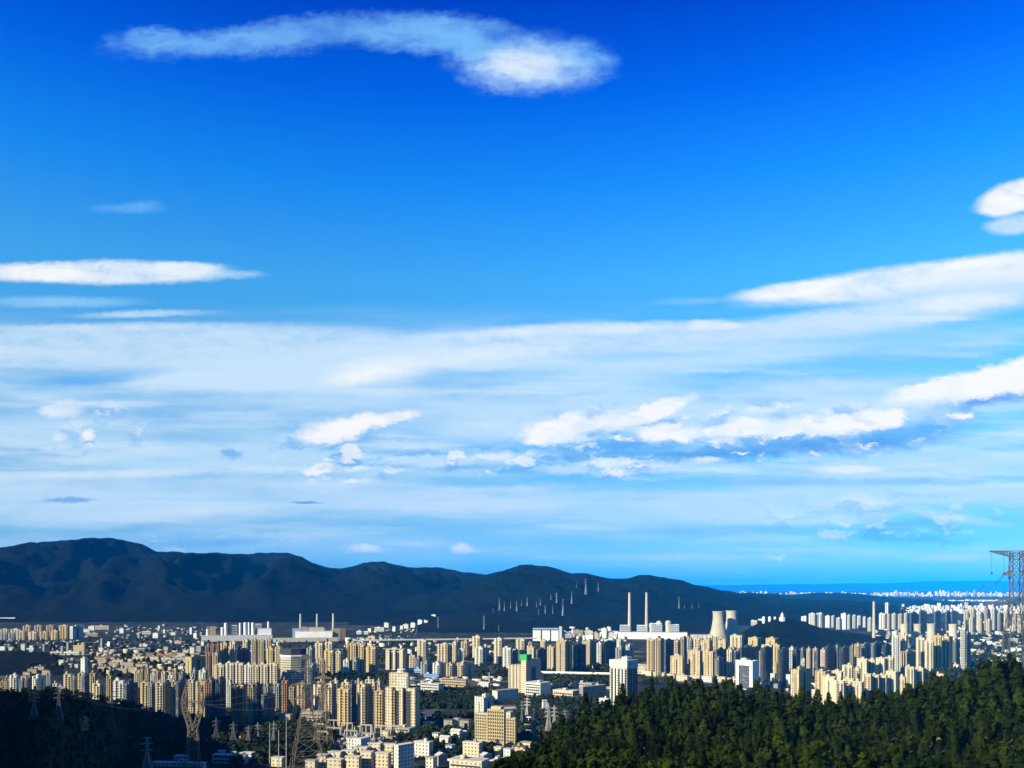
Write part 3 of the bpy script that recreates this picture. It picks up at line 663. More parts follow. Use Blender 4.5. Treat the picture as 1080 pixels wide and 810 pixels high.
row('in the shadowed tower estate', 'the white-framed glass building', 'l', T, 714, "774 781 687 .6 tan b711; 781 797 684 .05 navy slab b709; 800.5 806.5 687 .6 grey; 804 815 684 .12 navy b719; 815.3 823.5 681 .7 gold b716; 817.5 822 699 .8 gold b717; 822.5 832.5 686 .1 navy b722; 832 837.8 684 .7 white b708; 838 844.5 686 .1 navy; 844.5 849 696 .75 white b712; 845 851.5 685 .12 grey b708; 852 857 685 .3 cream; 857.2 861.4 685 .8 cream b713; 862 865 687 .2 navy slab; 865.4 870.4 686 .85 pink b710; 870.7 880.5 683 .08 navy b710; 881 887 682 .3 grey b709; 887.4 896 684 .08 navy b711; 896.4 901 682 .55 grey b709; 901 906.4 680 .85 gold b707; 906.7 918.8 680 .3 grey b706; 919 930 679 .2 grey b704; 931 939.6 681 .25 navy b704")
building('glass_building', 'white-framed building with dark glass front standing behind the wooded knoll', 'glass building', None, 776, 800, 698, 728, .74, 'white', 'frame')
row('in the cream estate against the knoll', 'the mottled corner block', 'l', A, 735, "859.5 877 709 .62 mottled b741 slab; 877 888.5 709 .88 pink b740 slab; 888 899.5 703 .85 lowcream b738; 899 907 706 .8 pink b735; 903.5 915 696 .9 lowcream b722 slab; 914 922.5 697 .9 lowcream b721; 923.5 933.6 695 .9 lowcream b720 slab; 932.8 942 694.5 .88 lowcream b720; 909 919 712 .85 pink b740; 918.6 927 713 .88 lowcream b739; 926.6 935 713 .85 pink b738; 934 946 709 .88 lowcream b737 slab; 945 955 715 .85 pink b737; 954.5 964.6 704.5 .86 lowcream b727; 964.5 975 705.5 .8 pink b726; 889 901 717 .85 pink b743; 899.5 910 720 .9 lowcream b744 slab; 868 882 715 .85 pink b744 slab; 880 890 719 .9 lowcream b745")
building('apartment_block', 'cream corner block with mottled sunlit side, rising straight above the knoll trees', 'apartment block', None, 834, 855.5, 707, 735, .4, 'mottled', 'slab')
row('high cluster past the knoll', 'the tall chimney', 'l', T, 706, "940.5 947 671 .95 white b710; 946.8 957 670.5 .88 lowcream b709 slab; 966 975.5 673.5 .9 lowcream; 975.2 985 676.5 .85 lowcream b708; 984.7 993.5 671 .85 gold b707; 992.5 1005 672 .6 cream; 1013 1018 663 .85 white b706; 1018.2 1024 668 .45 grey b705; 1006 1012 676 .2 grey b702")
building('apartment_tower', 'tan tower with one dark recess in front of the high cream tower cluster', 'apartment tower', None, 949.5, 965, 688, 718, .45, 'tan', 'twin')
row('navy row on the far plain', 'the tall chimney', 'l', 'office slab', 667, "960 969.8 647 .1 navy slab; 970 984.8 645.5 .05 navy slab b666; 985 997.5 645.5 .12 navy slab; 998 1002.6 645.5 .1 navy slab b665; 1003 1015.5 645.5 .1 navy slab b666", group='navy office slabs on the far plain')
row('among pale slabs behind the T-topped pylon', 'the navy slabs', 'l', A, 665, "1016.3 1022 644 .8 cream; 1023 1029.5 643 .6 cream; 1030 1037 646 .6 white; 1038 1044 643 .5 tan; 1045 1051 642 .6 white; 1052 1058 647 .4 tan; 1058.6 1065 645 .6 cream; 1067 1072 647 .8 cream b667; 1073 1079 646 .7 cream b668; 1080 1088 647 .7 cream b668; 1031 1037 653 .6 cream b669; 1040 1046 654 .6 cream b669; 1022 1028 652 .6 cream b669")
row('in the white estate on the dark hill', 'the hilltop pagoda', 'l', A, 662, "845 851.5 650.5 .8 far_white b658 slab; 853 860.8 647.5 .75 white; 861 868.5 647 .7 white; 870 876 650 .8 far_white slab; 876.4 881.5 650 .5 white; 882 886.6 652 .7 white b664; 887 893.4 647.5 .75 far_white slab b664; 893.6 898 649 .5 white b664; 899 903.4 649 .6 white b663; 904 909 650 .6 white b663; 910 914 651 .6 white b662")
row('beside the tall slim chimney', 'the chimney', 'l', A, 664, "927 934.6 647.5 .8 white; 935.4 940 648.5 .5 cream; 940.4 946 647.5 .6 white; 947 953 648 .6 cream; 953.4 959 647 .5 white; 933.5 938 636 .7 white b652 slab; 915 920.5 652 .6 white b666")

# ---- single buildings one can name
def special(name, label, cat, u0, u1, vb, frac, turn=None):
    """an Empty on the ground where the building stands; returns it with its width and depth in metres"""
    Y, W, D, rz, (px, py) = place(u0, u1, vb, frac)
    FOOT.append((px, py, max(W, D) * .8)); r = empty(name, (px, py, 0), rz); tag(r, label, cat); return r, W, D, Y


# stepped twin tower: two lit wings, dark recesses, a taller core with a drum on top
r, W, D, Y = special('apartment_tower', 'stepped cream twin tower with two tall dark recesses and a drum-topped taller core', 'apartment tower', 406, 443, 771, .86)
H = Z(726, Y); HC = Z(711, Y); x0, x1, y0, y1 = -W / 2, W / 2, -D / 2, D / 2
m = MB(); m.box(x0, x1, y0 + 4, y1, -1, H - 1, 'cream', False)
for a, b in ((0, .23), (.47, .58), (.86, 1)): m.box(x0 + W * a, x0 + W * b, y0, y0 + 4.3, -1, H, 'cream', False)
m.box(x0 + W * .255, x0 + W * .29, y0 + 1.5, y0 + 4.2, -1, H - 3, 'gold', False); m.build('wall', r)
m = MB()
for a, b in ((.29, .47), (.58, .86)):
    m.box(x0 + W * a + .1, x0 + W * b - .1, y0 + 3.6, y0 + 4.1, 1, H - 4, 'glazing')
    for z in np.arange(4, H - 5, 3.1): m.box(x0 + W * a + .15, x0 + W * b - .15, y0 + 3.2, y0 + 3.58, z, z + .35, 'dark_steel')
m.build('glazing', r)
m = MB(); m.box(x0 + W * .06, x0 + W * .70, y0 + 4.4, y1 - 2, H - 1.2, HC, 'cream'); m.box(x0 + W * .36, x0 + W * .66, y0 + 3.4, y0 + 4.6, H - 1.1, HC - 3.5, 'white'); m.build('core_tower', r)
m = MB(); m.lathe([(5.0, HC - .2), (5.0, HC + 3.2), (4.2, HC + 4.0), (1, HC + 4.4)], 20, 'white', x0 + W * .40, y0 + 10); m.build('roof_drum', r)
m = MB(); m.box(x0 + .5, x1 - .5, y0 + 4.6, y1 - .5, H - 1.02, H - .5, 'roof_grey'); m.box(x0 + W * .1, x0 + W * .66, y0 + 5, y1 - 2.4, HC + .02, HC + .5, 'roof_grey'); m.build('roof', r)

# tan office block with a regular grid of windows and two wings
r, W, D, Y = special('office_building', 'tan stone office building with a square window grid and two lower wings', 'office building', 500, 545.5, 787, .93)
HM, HL, HR = Z(749.5, Y), Z(754.5, Y), Z(757.5, Y); x0, x1, y0, y1 = -W / 2, W / 2, -D / 2, D / 2


def windows(m, xa, xb, yf, z0, z1, nx, nz, fw=.55, fh=.6):
    for i in range(nx):
        for k in range(nz):
            cx = xa + (xb - xa) * (i + .5) / nx; cz = z0 + (z1 - z0) * (k + .5) / nz; w = (xb - xa) / nx * fw / 2; h = (z1 - z0) / nz * fh / 2
            m.box(cx - w, cx + w, yf - .06, yf + .2, cz - h, cz + h, 'glazing')


for nm, a, b, yy, hh, nx, nz in (('main_block', .34, .74, 0, HM, 7, 9), ('wing', 0, .345, 1.6, HL, 6, 9), ('wing', .735, 1, 1.6, HR, 4, 8)):
    m = MB(); m.box(x0 + W * a, x0 + W * b, y0 + yy, y1 - (0 if yy else 1), -1, hh, 'gridstone', False)
    for i in range(nx + 1):
        px = x0 + W * a + W * (b - a) * i / nx; m.box(px - .35, px + .35, y0 + yy - .3, y0 + yy + .1, 0, hh + .4, 'gridstone')
    w_ = m.build(nm, r)
    m = MB(); windows(m, x0 + W * a, x0 + W * b, y0 + yy, 3, hh - 1.2, nx, nz); m.build('window_grid', w_)
    m = MB(); m.box(x0 + W * a + .4, x0 + W * b - .4, y0 + yy + .4, y1 - 1.4, hh - .2, hh + .25, 'roof_grey'); m.build('roof', w_)
m = MB(); m.box(x0 + W * .80, x0 + W * .9, -3, 4, HR + .2, Z(751.5, Y), 'white'); m.build('stair_house', r)
m = MB(); m.box(x0 + W * .42, x0 + W * .66, -3, 5, HM + .2, HM + 2.6, 'gridstone'); m.build('lift_house', r)

# white slab behind it, one side in shade
building('apartment_tower', 'slim white tower with black shadowed side right behind the tan window-grid office building', 'apartment tower', None, 500.5, 521, 736.5, 770, .48, 'white', 'slab')
# striped tower
building('office_tower', 'office tower with black and white vertical stripes under a white roof band', 'office tower', None, 643, 672.5, 698, 752, .62, 'white', 'stripe')

# tower wearing green netting on its roof
r, W, D, Y = special('apartment_building', 'cream building with a bright green roof box and one dark window patch', 'apartment building', 536, 571, 731, .56)
H1, H2, H3 = Z(702.5, Y), Z(697, Y), Z(691.8, Y); x0, x1, y0, y1 = -W / 2, W / 2, -D / 2, D / 2
m = MB(); m.box(x0, x0 + W * .72, y0, y1 * .3, -1, H1, 'lowcream', False)
for i in range(4): m.box(x0 + W * (.02 + .18 * i), x0 + W * (.10 + .18 * i), y0 - 1.2, y0 + .2, -1, H1 + .6, 'cream', False)
m.build('low_wing', r)
m = MB(); m.box(x0 + W * .725, x1, y0 - 1.5, y1, -1, H2, 'cream', False); m.build('wall', r)
m = MB(); m.box(x1 - .1, x1 + .25, y0 + D * .32, y0 + D * .62, 8, H2 - 9, 'glass'); m.build('glazing', r)
m = MB(); m.box(x0 + W * .6, x0 + W * .98, y0 + .5, y0 + D * .38, H2 + .05, H3 + 1.5, 'green_cloth'); m.build('roof_box', r)
m = MB(); m.box(x0 + W * .5, x1 - .4, y0 + D * .42, y1 - .5, H2 + .05, H2 + .8, 'roof_grey'); m.build('roof', r)

# white hall with round drum and dark crown
r, W, D, Y = special('round_hall', 'white drum-shaped hall with horizontal bands and a black flat crown', 'hall', 296, 323.5, 719, .7)
HB, HC = Z(692, Y), Z(684.5, Y); rad = W * .62
m = MB(); m.lathe([(rad, -1), (rad, HB)], 8, 'concrete'); m.build('wall', r).rotation_euler = (0, 0, R(22))
m = MB()
for k in range(9): z = 3 + k * (HB - 6) / 9; m.lathe([(rad + .12, z), (rad + .25, z + .1), (rad + .25, z + .8), (rad + .12, z + .9)], 8, 'glazing', cap=False)
m.build('window_band', r).rotation_euler = (0, 0, R(22))
m = MB(); m.lathe([(rad + 1.2, HB - 1.5), (rad + 1.6, HB + 1), (rad + .2, HB + 1.4)], 8, 'white_paint'); m.build('cornice', r).rotation_euler = (0, 0, R(22))
m = MB(); m.lathe([(rad * .92, HB + .5), (rad * .92, HC), (rad * .5, HC + .5)], 8, 'band'); m.build('crown', r).rotation_euler = (0, 0, R(22))

# round cream arena-like building
r, W, D, Y = special('round_building', 'low round cream building with stacked ring terraces beside the striped tower', 'round building', 673, 691, 711, .7)
m = MB()
for k in range(3): z = k * 5.5; q = 17 - k * 1.5; m.lathe([(q, z - (1 if k == 0 else .2)), (q, z + 3.4), (q + 2, z + 3.5), (q + 2, z + 5.3), (q - 1, z + 5.4)], 24, 'lowcream')
m.build('wall', r); m = MB(); m.lathe([(14, 16.2), (6, 19), (.5, 19.6)], 24, 'roof_dark'); m.build('roof', r)


# ---- low buildings, sheds and houses
def low(name, label, cat, u0, u1, vt, vb, frac, wall='lowcream', roof='roof_grey', group=None, kind='flat', single=None):
    Y, W, D, rz, (px, py) = place(u0, u1, vb, frac); H = max(3, Z(vt, Y)); FOOT.append((px, py, max(W, D) * .8))
    if kind == 'long': D = max(D, 14)
    x0, x1, y0, y1 = -W / 2, W / 2, -D / 2, D / 2
    a, b, c = MB(), MB(), MB()
    a.box(x0, x1, y0, y1, -1, H, wall, False)
    if kind == 'gable': b.gable(x0 - .5, x1 + .5, y0 - .6, y1 + .6, H + .004, H + max(2, D * .22), roof)
    else:
        b.box(x0 - .4, x1 + .4, y0 - .4, y1 + .4, H + .004, H + .7, roof)
        q = rnd.uniform(.1, .6) * W
        if W > 12: c.box(x0 + q, x0 + q + W * .16, -D * .2, D * .15, H + .72, H + 3.2, wall)
    if kind == 'long' or W > 25:
        for z in np.arange(1.5, H - 1.5, 3.6): c.box(x0 + 1, x1 - 1, y0 - .12, y0 + .1, z, z + 1.4, 'glazing')
    if Y < 1500:
        r = empty(name, (px, py, 0), rz); a.build('wall', r); b.build('roof', r)
        if c.v: c.build('roof_house' if not (kind == 'long' or W > 25) else 'window_band', r)
    else:
        for e in (b, c):
            o = len(a.v); a.v += e.v; a.f += [tuple(q + o for q in f) for f in e.f]; a.m += [a.mi(e.mats[i]) for i in e.m]
        r = a.build(name); r.location = (px, py, 0); r.rotation_euler = (0, 0, rz)
    return tag(r, label, cat, group)


def lows(phrase, anchor, end, noun, vbase, text, cat=None):
    it = []
    for t in text.replace('\n', ' ').split(';'):
        q = t.split()
        if not q: continue
        e = q[6:]; vb = vbase; kd = 'flat'
        for s in e:
            if s[0] == 'b' and s[1:].replace('.', '').isdigit(): vb = float(s[1:])
            else: kd = s
        it.append((float(q[0]), float(q[1]), float(q[2]), vb, float(q[3]), q[4], q[5], kd))
    it.sort(key=lambda i: i[0] + i[1], reverse=(end == 'r'))
    for k, (u0, u1, vt, vb, fr, wl, rf, kd) in enumerate(it):
        sz = 'long ' if (u1 - u0) > 3.2 * (vb - vt) else 'small ' if (u1 - u0) < 7 else ''
        rn = {'roof_white': 'white-roofed', 'roof_blue': 'blue-roofed', 'roof_red': 'red-roofed', 'roof_dark': 'dark-roofed', 'roof_grey': 'grey-roofed'}[rf]
        low(noun.replace(' ', '_'), f"{sz}{rn} {TONE[wl]} {noun.split()[-1]}, {ORD[k + 1]} from {anchor}, {phrase}", cat or noun, u0, u1, vt, vb, fr, wl, rf, f"{noun}s {phrase}", kd)


lows('below the stepped twin tower', 'the twin tower', 'l', 'house', 800, """403 411 771.5 .8 lowcream roof_grey b777; 419 436 768.5 .85 cream roof_grey b776 long; 444.5 450 757 .8 white roof_grey b763; 446 457 762.5 .85 cream roof_white b769; 468 478 760 .9 grey roof_dark b770; 478.5 484 758.5 .8 white roof_grey b769; 484.5 496 760 .85 grey roof_dark b771;
 436.5 457 783.5 .78 white roof_white b800; 456 463.5 774 .8 white roof_grey b782; 463.5 475 778.5 .8 white roof_white b787 gable; 475 487 771.5 .8 white roof_white b780 gable; 482 494 773 .7 white roof_white b779 gable; 470 480.5 787 .6 white roof_grey b796; 449 460 800 .7 white roof_grey b815; 460 472 797 .2 grey roof_white b808 gable; 488 508.5 784.5 .84 cream roof_white b802; 507 519 797 .25 grey roof_white b806 gable; 476 512 803 .95 lowcream roof_white b816 long; 521 530 789 .8 lowcream roof_white b797; 531 541 791 .7 white roof_white b803; 540 556 788.5 .85 mottled roof_dark b799; 549 562 784 .8 lowcream roof_grey b789; 519 536 803 .85 white roof_white b812 long""")
lows('six floors high by the substation', 'the stepped twin tower', 'r', 'apartment slab', 806, "415.5 437 787 .22 white roof_white b818; 402 415 786 .95 cream roof_white b806; 388 401.5 785 .95 cream roof_white b806; 374 387.5 789 .95 cream roof_white b808; 380 392 794 .95 cream roof_white b815; 360 373.5 792.5 .95 cream roof_white b811; 364 379 799 .95 cream roof_white b818; 396 410 795 .95 cream roof_white b817; 346 359.5 794 .95 lowcream roof_white b812; 334 345 797 .9 lowcream roof_white b813; 345 361 802 .9 lowcream roof_white b818; 322 333 803 .9 lowcream roof_grey b816")
low('hall', 'white windowless hall with one dark side, above the row of six-floor slabs', 'hall', 365, 391, 780, 791, .6, 'white', 'roof_white')
low('hall', 'long cream hall with a row of arched-looking bays under the crossed lattice pylon', 'hall', 319, 342.5, 751.5, 763, .94, 'cream', 'roof_grey', kind='long')
low('house', 'cream flat-roofed house at the foot of the crossed lattice pylon, beside the long hall', 'house', 293.5, 309, 754, 764, .8, 'cream', 'roof_grey')
low('house', 'small cream cube house at the lower edge of the dark spur', 'house', 170.5, 180.5, 745, 754, .75, 'lowcream', 'roof_grey')
low('shed', 'long white flat shed roof at the bottom edge under the cat-headed pylon', 'shed', 160, 218, 806, 813, .93, 'white', 'roof_white')
low('shed', 'broad white shed roof beside the dark bush at the bottom edge', 'shed', 224, 262, 797.5, 806, .9, 'white', 'roof_white')
low('shed', 'narrow white shed roof peeping out behind the broad one at the bottom edge', 'shed', 253, 268, 795, 801, .8, 'white', 'roof_white')
low('shed', 'small white kiosk roof, upper one above the broad white shed', 'kiosk', 242, 248, 788.5, 792.5, .7, 'white', 'roof_white')
low('shed', 'small white kiosk roof, lower one above the broad white shed', 'kiosk', 229.5, 235.5, 793, 797, .7, 'white', 'roof_white')
low('shed', 'white flat-roofed shed at the bottom edge under the thin bare poles', 'shed', 286, 300, 800, 809, .8, 'lowcream', 'roof_white')
low('shed', 'long thin white shed roof lying along the substation road', 'shed', 183, 197, 798, 802, .9, 'white', 'roof_white')
low('hall', 'plain white block hall in front of the tan flat hall, by the stepped tower', 'hall', 443.5, 468.5, 722, 733, .75, 'white', 'roof_white')
low('hall', 'tan flat-topped hall just behind the plain white block hall', 'hall', 464.5, 494, 717, 727, .9, 'gold', 'roof_grey')
low('hall', 'bright white hall with slatted grey side beside the green-topped building', 'hall', 553.5, 581, 721, 736, .6, 'white', 'roof_white')
low('shed', 'long pinkish-white shed between the slatted hall and the grey depot', 'shed', 583, 611, 729.5, 737, .75, 'pink', 'roof_white')
low('depot', 'wide grey depot with pale roof beside the striped black-and-white tower', 'depot', 611, 644, 725, 738, .12, 'grey', 'roof_grey')
low('depot', 'pale flat-roofed depot behind the wide grey depot', 'depot', 607, 627, 721, 726.5, .9, 'lowcream', 'roof_grey', kind='long')
low('house', 'white low house tucked against the knoll trees below the striped tower', 'house', 632, 644.5, 737.5, 743, .8, 'white', 'roof_white')
low('house', 'white peaked pavilion roof in the dark park', 'pavilion', 505, 517.5, 721, 726, .8, 'white', 'roof_white', kind='gable')
low('house', 'grey flat house with bright end wall behind the slim white tower', 'house', 519, 547, 729, 739.5, .2, 'white', 'roof_grey')
low('shed', 'bright blue-roofed shed, bigger of the two beside the dark U-shaped block', 'shed', 430, 447, 705.8, 709.5, .9, 'blue_frame', 'roof_blue')
low('shed', 'bright blue-roofed shed, flatter of the two below the tower group', 'shed', 447, 464, 711.6, 714.6, .9, 'blue_frame', 'roof_blue')
lows('on the meadow by the tan works', 'the white tower', 'l', 'house', 705, "62 68 696.5 .8 white roof_white b702; 72 76 700.5 .8 white roof_white b704; 78.5 83 701 .8 white roof_white b704.6; 69 73 695 .6 white roof_grey b698; 74 79 694.5 .6 grey roof_white b698")
building('apartment_tower', 'slim white tower with grey side standing alone above the hillside houses', 'apartment tower', None, 85, 93, 695, 712, .55, 'white', 'slab')
lows('in the tan village on the spur', 'the frame edge', 'l', 'house', 716, "24 33 709 .8 tan roof_dark b716; 29 40 705.5 .85 tan roof_dark b711; 36 48 703 .85 tan roof_dark b708; 44 53 707 .8 tan roof_dark b712; 22 29 713 .8 tan roof_dark b718; 49 56 711 .7 tan roof_grey b716")
lows('in the long-roofed tan works', 'the dark-faced hall', 'r', 'factory hall', 700, "101 123 692.5 .93 pink roof_red b698 long; 103 113 697 .9 tan roof_grey b702; 114 126 699 .9 tan roof_grey b703; 118 131 696 .9 cream roof_grey b701; 128 142 699 .9 tan roof_grey b705; 132 145 704 .9 tan roof_grey b709; 143 157 700 .9 tan roof_dark b705; 103 118 703 .9 tan roof_dark b708; 120 135 705.5 .9 tan roof_grey b710; 138 150 707 .9 cream roof_grey b711")
lows('in the red-walled quarter past the works', 'the dark-faced hall', 'r', 'house', 697, "140 147 690 .9 cream roof_grey b694; 143 153 692.5 .9 cream roof_grey b698; 154 161 690 .9 brown roof_grey b695; 158 168 692.5 .9 cream roof_red b698; 165 174 690 .9 brown roof_red b695; 170 181 693.5 .9 white roof_red b698; 176 186 690 .9 brown roof_grey b695; 182 196 693 .95 white roof_grey b699; 187 196 689 .9 cream roof_red b694; 172.5 178 682.5 .8 tan roof_grey b688; 200 206 683 .8 white roof_grey b690; 207 213 682 .8 grey roof_white b689; 193 200 686 .8 cream roof_grey b692; 188 194 703 .8 white roof_white b708; 134 141 684.5 .9 grey roof_grey b687")
lows('on the plain under the mountain', 'the navy-sided block', 'r', 'warehouse', 690, "0 6 682 .8 far_white roof_white b686; 9 15 683 .8 white roof_white b686; 22 27 679.5 .8 white roof_white b686; 28 36 684.5 .9 white roof_white b688 gable; 31 36 681 .7 white roof_grey b686; 45 48 680 .6 grey roof_white b688; 53 66 687.5 .95 far_white roof_white b690; 68 85 687.5 .95 far_white roof_white b690.5 long; 77 87 681 .9 gold roof_white b690; 86 90 678 .7 tan roof_grey b691; 0 17 652 .9 far_white roof_white b656 gable; 17.5 25 651.5 .9 far_white roof_white b654 gable; 64 68 682 .5 grey roof_white b690; 70 74 678 .5 grey roof_white b688")
lows('on the plain below the mountain', 'the cement works', 'r', 'warehouse', 675, "88 95 664 .9 white roof_white b667; 93 100 660.5 .9 far_white roof_white b665; 101 116 660 .95 pink roof_grey b664 long; 91 104 668 .95 cream roof_white b671 long; 126 132 663 .7 white roof_grey b668; 113 117 677 .7 far_white roof_white b682; 106 110 674 .4 grey roof_grey b684; 145 149 668 .5 grey roof_white b674; 150 160 666 .9 white roof_white b669; 161 168 668 .8 far_white roof_white b673; 166.5 169 660 .8 white roof_grey b664; 172 176 664 .5 white roof_grey b668; 180 186 667 .8 white roof_grey b670; 184 192 676 .9 tan roof_grey b679; 200 203 662 .7 far_white roof_white b669; 204 208 668 .8 far_white roof_white b673; 175 182 676 .9 white roof_white b678; 147 156 679.5 .9 white roof_white b682; 136 154 684 .95 grey roof_white b687 long; 212 216 677 .7 white roof_grey b681; 388 392 663 .8 far_white roof_white b667; 395 406 662 .9 far_white roof_white b666; 376 389 666 .95 far_white roof_white b669; 405 411 657 .8 white roof_grey b662; 414 418 661 .7 far_white roof_white b666; 422 426 660 .7 white roof_white b664; 388 396 671 .9 gold roof_grey b675")
lows('on the low ridge tip', 'the tallest house', 'r', 'house', 661, "440.5 446 654 .8 far_white roof_white b660; 446.6 452 654.5 .8 white roof_white b660; 455 461 648.5 .7 far_white roof_white b657; 433 439 657 .8 white roof_grey b662; 425 432 658.5 .8 white roof_grey b663")
lows('on the road under the power plant', 'the striped tower', 'l', 'row house', 717, "676 688 708.5 .9 pink roof_white b713; 689 702 710 .9 cream roof_white b714; 703 712 711.5 .9 pink roof_grey b716; 713 726 713 .9 cream roof_white b719; 727 739 713.5 .9 pink roof_white b719; 740 752 714 .9 white roof_white b720; 753 766 714.5 .9 cream roof_white b720; 767 779 716 .9 pink roof_grey b721; 803 812 720 .8 white roof_grey b726; 812.5 818 711 .8 white roof_white b719; 829 834.5 712 .8 white roof_white b724; 856 862 728 .8 pink roof_white b736; 806 824 721.5 .8 grey roof_dark b726; 858 876 706 .6 grey roof_dark b714")
lows('beside the power plant', 'the white silos', 'l', 'shed', 675, "604 616 665 .9 tan roof_grey b670; 617 626 665.5 .9 white roof_grey b671; 627 632 668 .8 tan roof_white b674; 632.5 638 667 .8 white roof_grey b673; 618 626 670 .9 far_white roof_white b675; 634 641 663 .8 far_white roof_white b674; 640 645 661.5 .8 far_white roof_white b668; 646 651 650 .8 far_white roof_white b656; 653 661 650 .8 far_white roof_white b657; 668 674 651 .9 far_white roof_white b655; 596 604 669 .9 grey roof_white b673; 642 652 668 .9 far_white roof_white b675")
lows('scattered past the T-topped pylon', 'the high cream cluster', 'l', 'warehouse', 690, "1027 1036 678 .8 grey roof_white b682; 1038 1048 673 .8 grey roof_white b676; 1049 1060 681 .8 grey roof_white b684; 1051 1062 691 .9 far_white roof_white b694; 1064 1076 674 .8 grey roof_white b678; 1030 1040 686 .8 grey roof_grey b690; 1066 1080 684 .8 white roof_white b688; 1000 1012 701 .9 pink roof_grey b706; 1013 1022 700 .8 cream roof_white b705; 985 996 711 .9 pink roof_grey b716; 1040 1050 665 .9 white roof_grey b668")
lows('on the hill past the cooling towers', 'the hilltop pagoda', 'r', 'house', 668, "792 799 654.5 .9 white roof_white b660; 799.5 806 653 .9 cream roof_white b658; 806.5 813 652 .9 far_white roof_white b656; 818 822 654 .7 tan roof_grey b660; 836 842 650.5 .8 white roof_grey b655; 833 837 645 .7 white roof_grey b649; 841 846 646.5 .8 far_white roof_grey b650; 849 855 644 .8 far_white roof_white b647; 872 877 637 .7 far_white roof_white b642; 783 790 641.5 .8 white roof_white b645; 864 872 641 .8 white roof_grey b644")

# ---- works and power plant


def root(name, label, cat, u, v, group=None): Y = dist(v); r = empty(name, (X(u, Y), Y, 0), -math.atan((u - 540) / FPX)); FOOT.append((X(u, Y), Y, 60)); tag(r, label, cat, group); return r, Y / FPX, Y


def chimney(label, u, vt, vb, w, mat='concrete', grp=None, rings=True):
    r, s, Y = root('chimney', label, 'chimney', u, vb, grp); H = Z(vt, Y); q = w * s / 2
    m = MB(); m.lathe([(q * 1.35, -1), (q * 1.15, H * .3), (q * .95, H * .7), (q * .82, H)], 16, mat); m.build('shaft', r)
    m = MB(); m.lathe([(q * .86, H - 1.5), (q * 1.05, H - 1.2), (q * 1.05, H + .6), (q * .7, H + .7)], 16, 'roof_grey'); m.build('rim', r)
    if rings:
        m = MB()
        for f in (.35, .6, .85): z = H * f; rr = q * (1.15 - .3 * f) * 1.2; m.lathe([(rr * .8, z), (rr, z + .3), (rr, z + 1.2), (rr * .8, z + 1.5)], 16, 'steel', cap=False)
        m.build('gallery', r)


chimney('tall slim white chimney, one nearer the mountain edge, of the twin-chimney power plant', 664, 625, 671, 3.0)
chimney('tall slim white chimney of the twin-chimney power plant, one closer to the cooling towers', 682, 625, 671, 3.0)
chimney('white chimney of the three-chimney works, nearest the white cement works', 317, 647.5, 671, 2.4)
chimney('white chimney of the three-chimney works, middle one rising behind the hall roof', 334.5, 647.5, 670, 2.2)
chimney('white chimney of the three-chimney works, outer one beside the tan blocks', 351.6, 647, 670, 2.4)
chimney('lone tall slim cream chimney on the far plain before the white slabs', 921.7, 634.5, 676, 2.8)


def cooling(label, u, vt, vb, wt, ww, wb, vwaist):
    r, s, Y = root('cooling_tower', label, 'cooling tower', u, vb); H = Z(vt, Y); zw = Z(vwaist, Y); a, b, c = wt * s / 2, ww * s / 2, wb * s / 2
    pr = []
    for i in range(17):
        z = H * .07 + (H - H * .07) * i / 16
        k = ((z - zw) / (zw)) if z < zw else (z - zw) / (H - zw); q = b * math.sqrt(1 + ((c / b) ** 2 - 1) * k * k) if z < zw else b * math.sqrt(1 + ((a / b) ** 2 - 1) * k * k); pr.append((q, z))
    m = MB(); m.lathe(pr, 40, 'concrete', cap=False); m.lathe([(q * .97, z) for q, z in pr], 40, 'concrete', cap=False)
    o = m.build('shell', r); o.data.polygons.foreach_set('use_smooth', [True] * len(o.data.polygons))
    m = MB(); q = pr[-1][0]; m.lathe([(q * .96, H - 1), (q * 1.03, H - 1), (q * 1.03, H + .8), (q * .96, H + .8)], 40, 'concrete', cap=False); m.build('rim', r)
    m = MB(); n = 24
    for i in range(n):
        t0 = 2 * math.pi * i / n; t1 = 2 * math.pi * (i + .5) / n; q = pr[0][0]
        for t in (t0, t0 + 4 * math.pi / n): m.bar((q * 1.04 * math.cos(t), q * 1.04 * math.sin(t), -1), (q * math.cos(t1 + math.pi / n), q * math.sin(t1 + math.pi / n), H * .075), 1.0, 'concrete')
    m.build('colonnade', r)


cooling('big cream cooling tower standing in front of its twin', 757.8, 645, 684, 12.6, 11.6, 27, 649)
cooling('big cream cooling tower half hidden behind its twin and the dark hill', 771.8, 644.3, 682.6, 12.2, 11.2, 25, 649)
for u, vt, vb, q, lb in ((953.8, 658.3, 683, 1.0, 'small cream cooling tower, nearest the tall slim chimney of the four'), (967.8, 658.3, 682, .98, 'small cream cooling tower, second from the tall slim chimney of the four'), (982.2, 658, 684, 1.08, 'small cream cooling tower, third from the tall slim chimney of the four'), (1005, 658.5, 685, 1.08, 'small cream cooling tower, fourth from the tall slim chimney, standing apart')):
    cooling(lb, u, vt, vb, 8.0 * q, 7.4 * q, 13 * q, vt + 6)


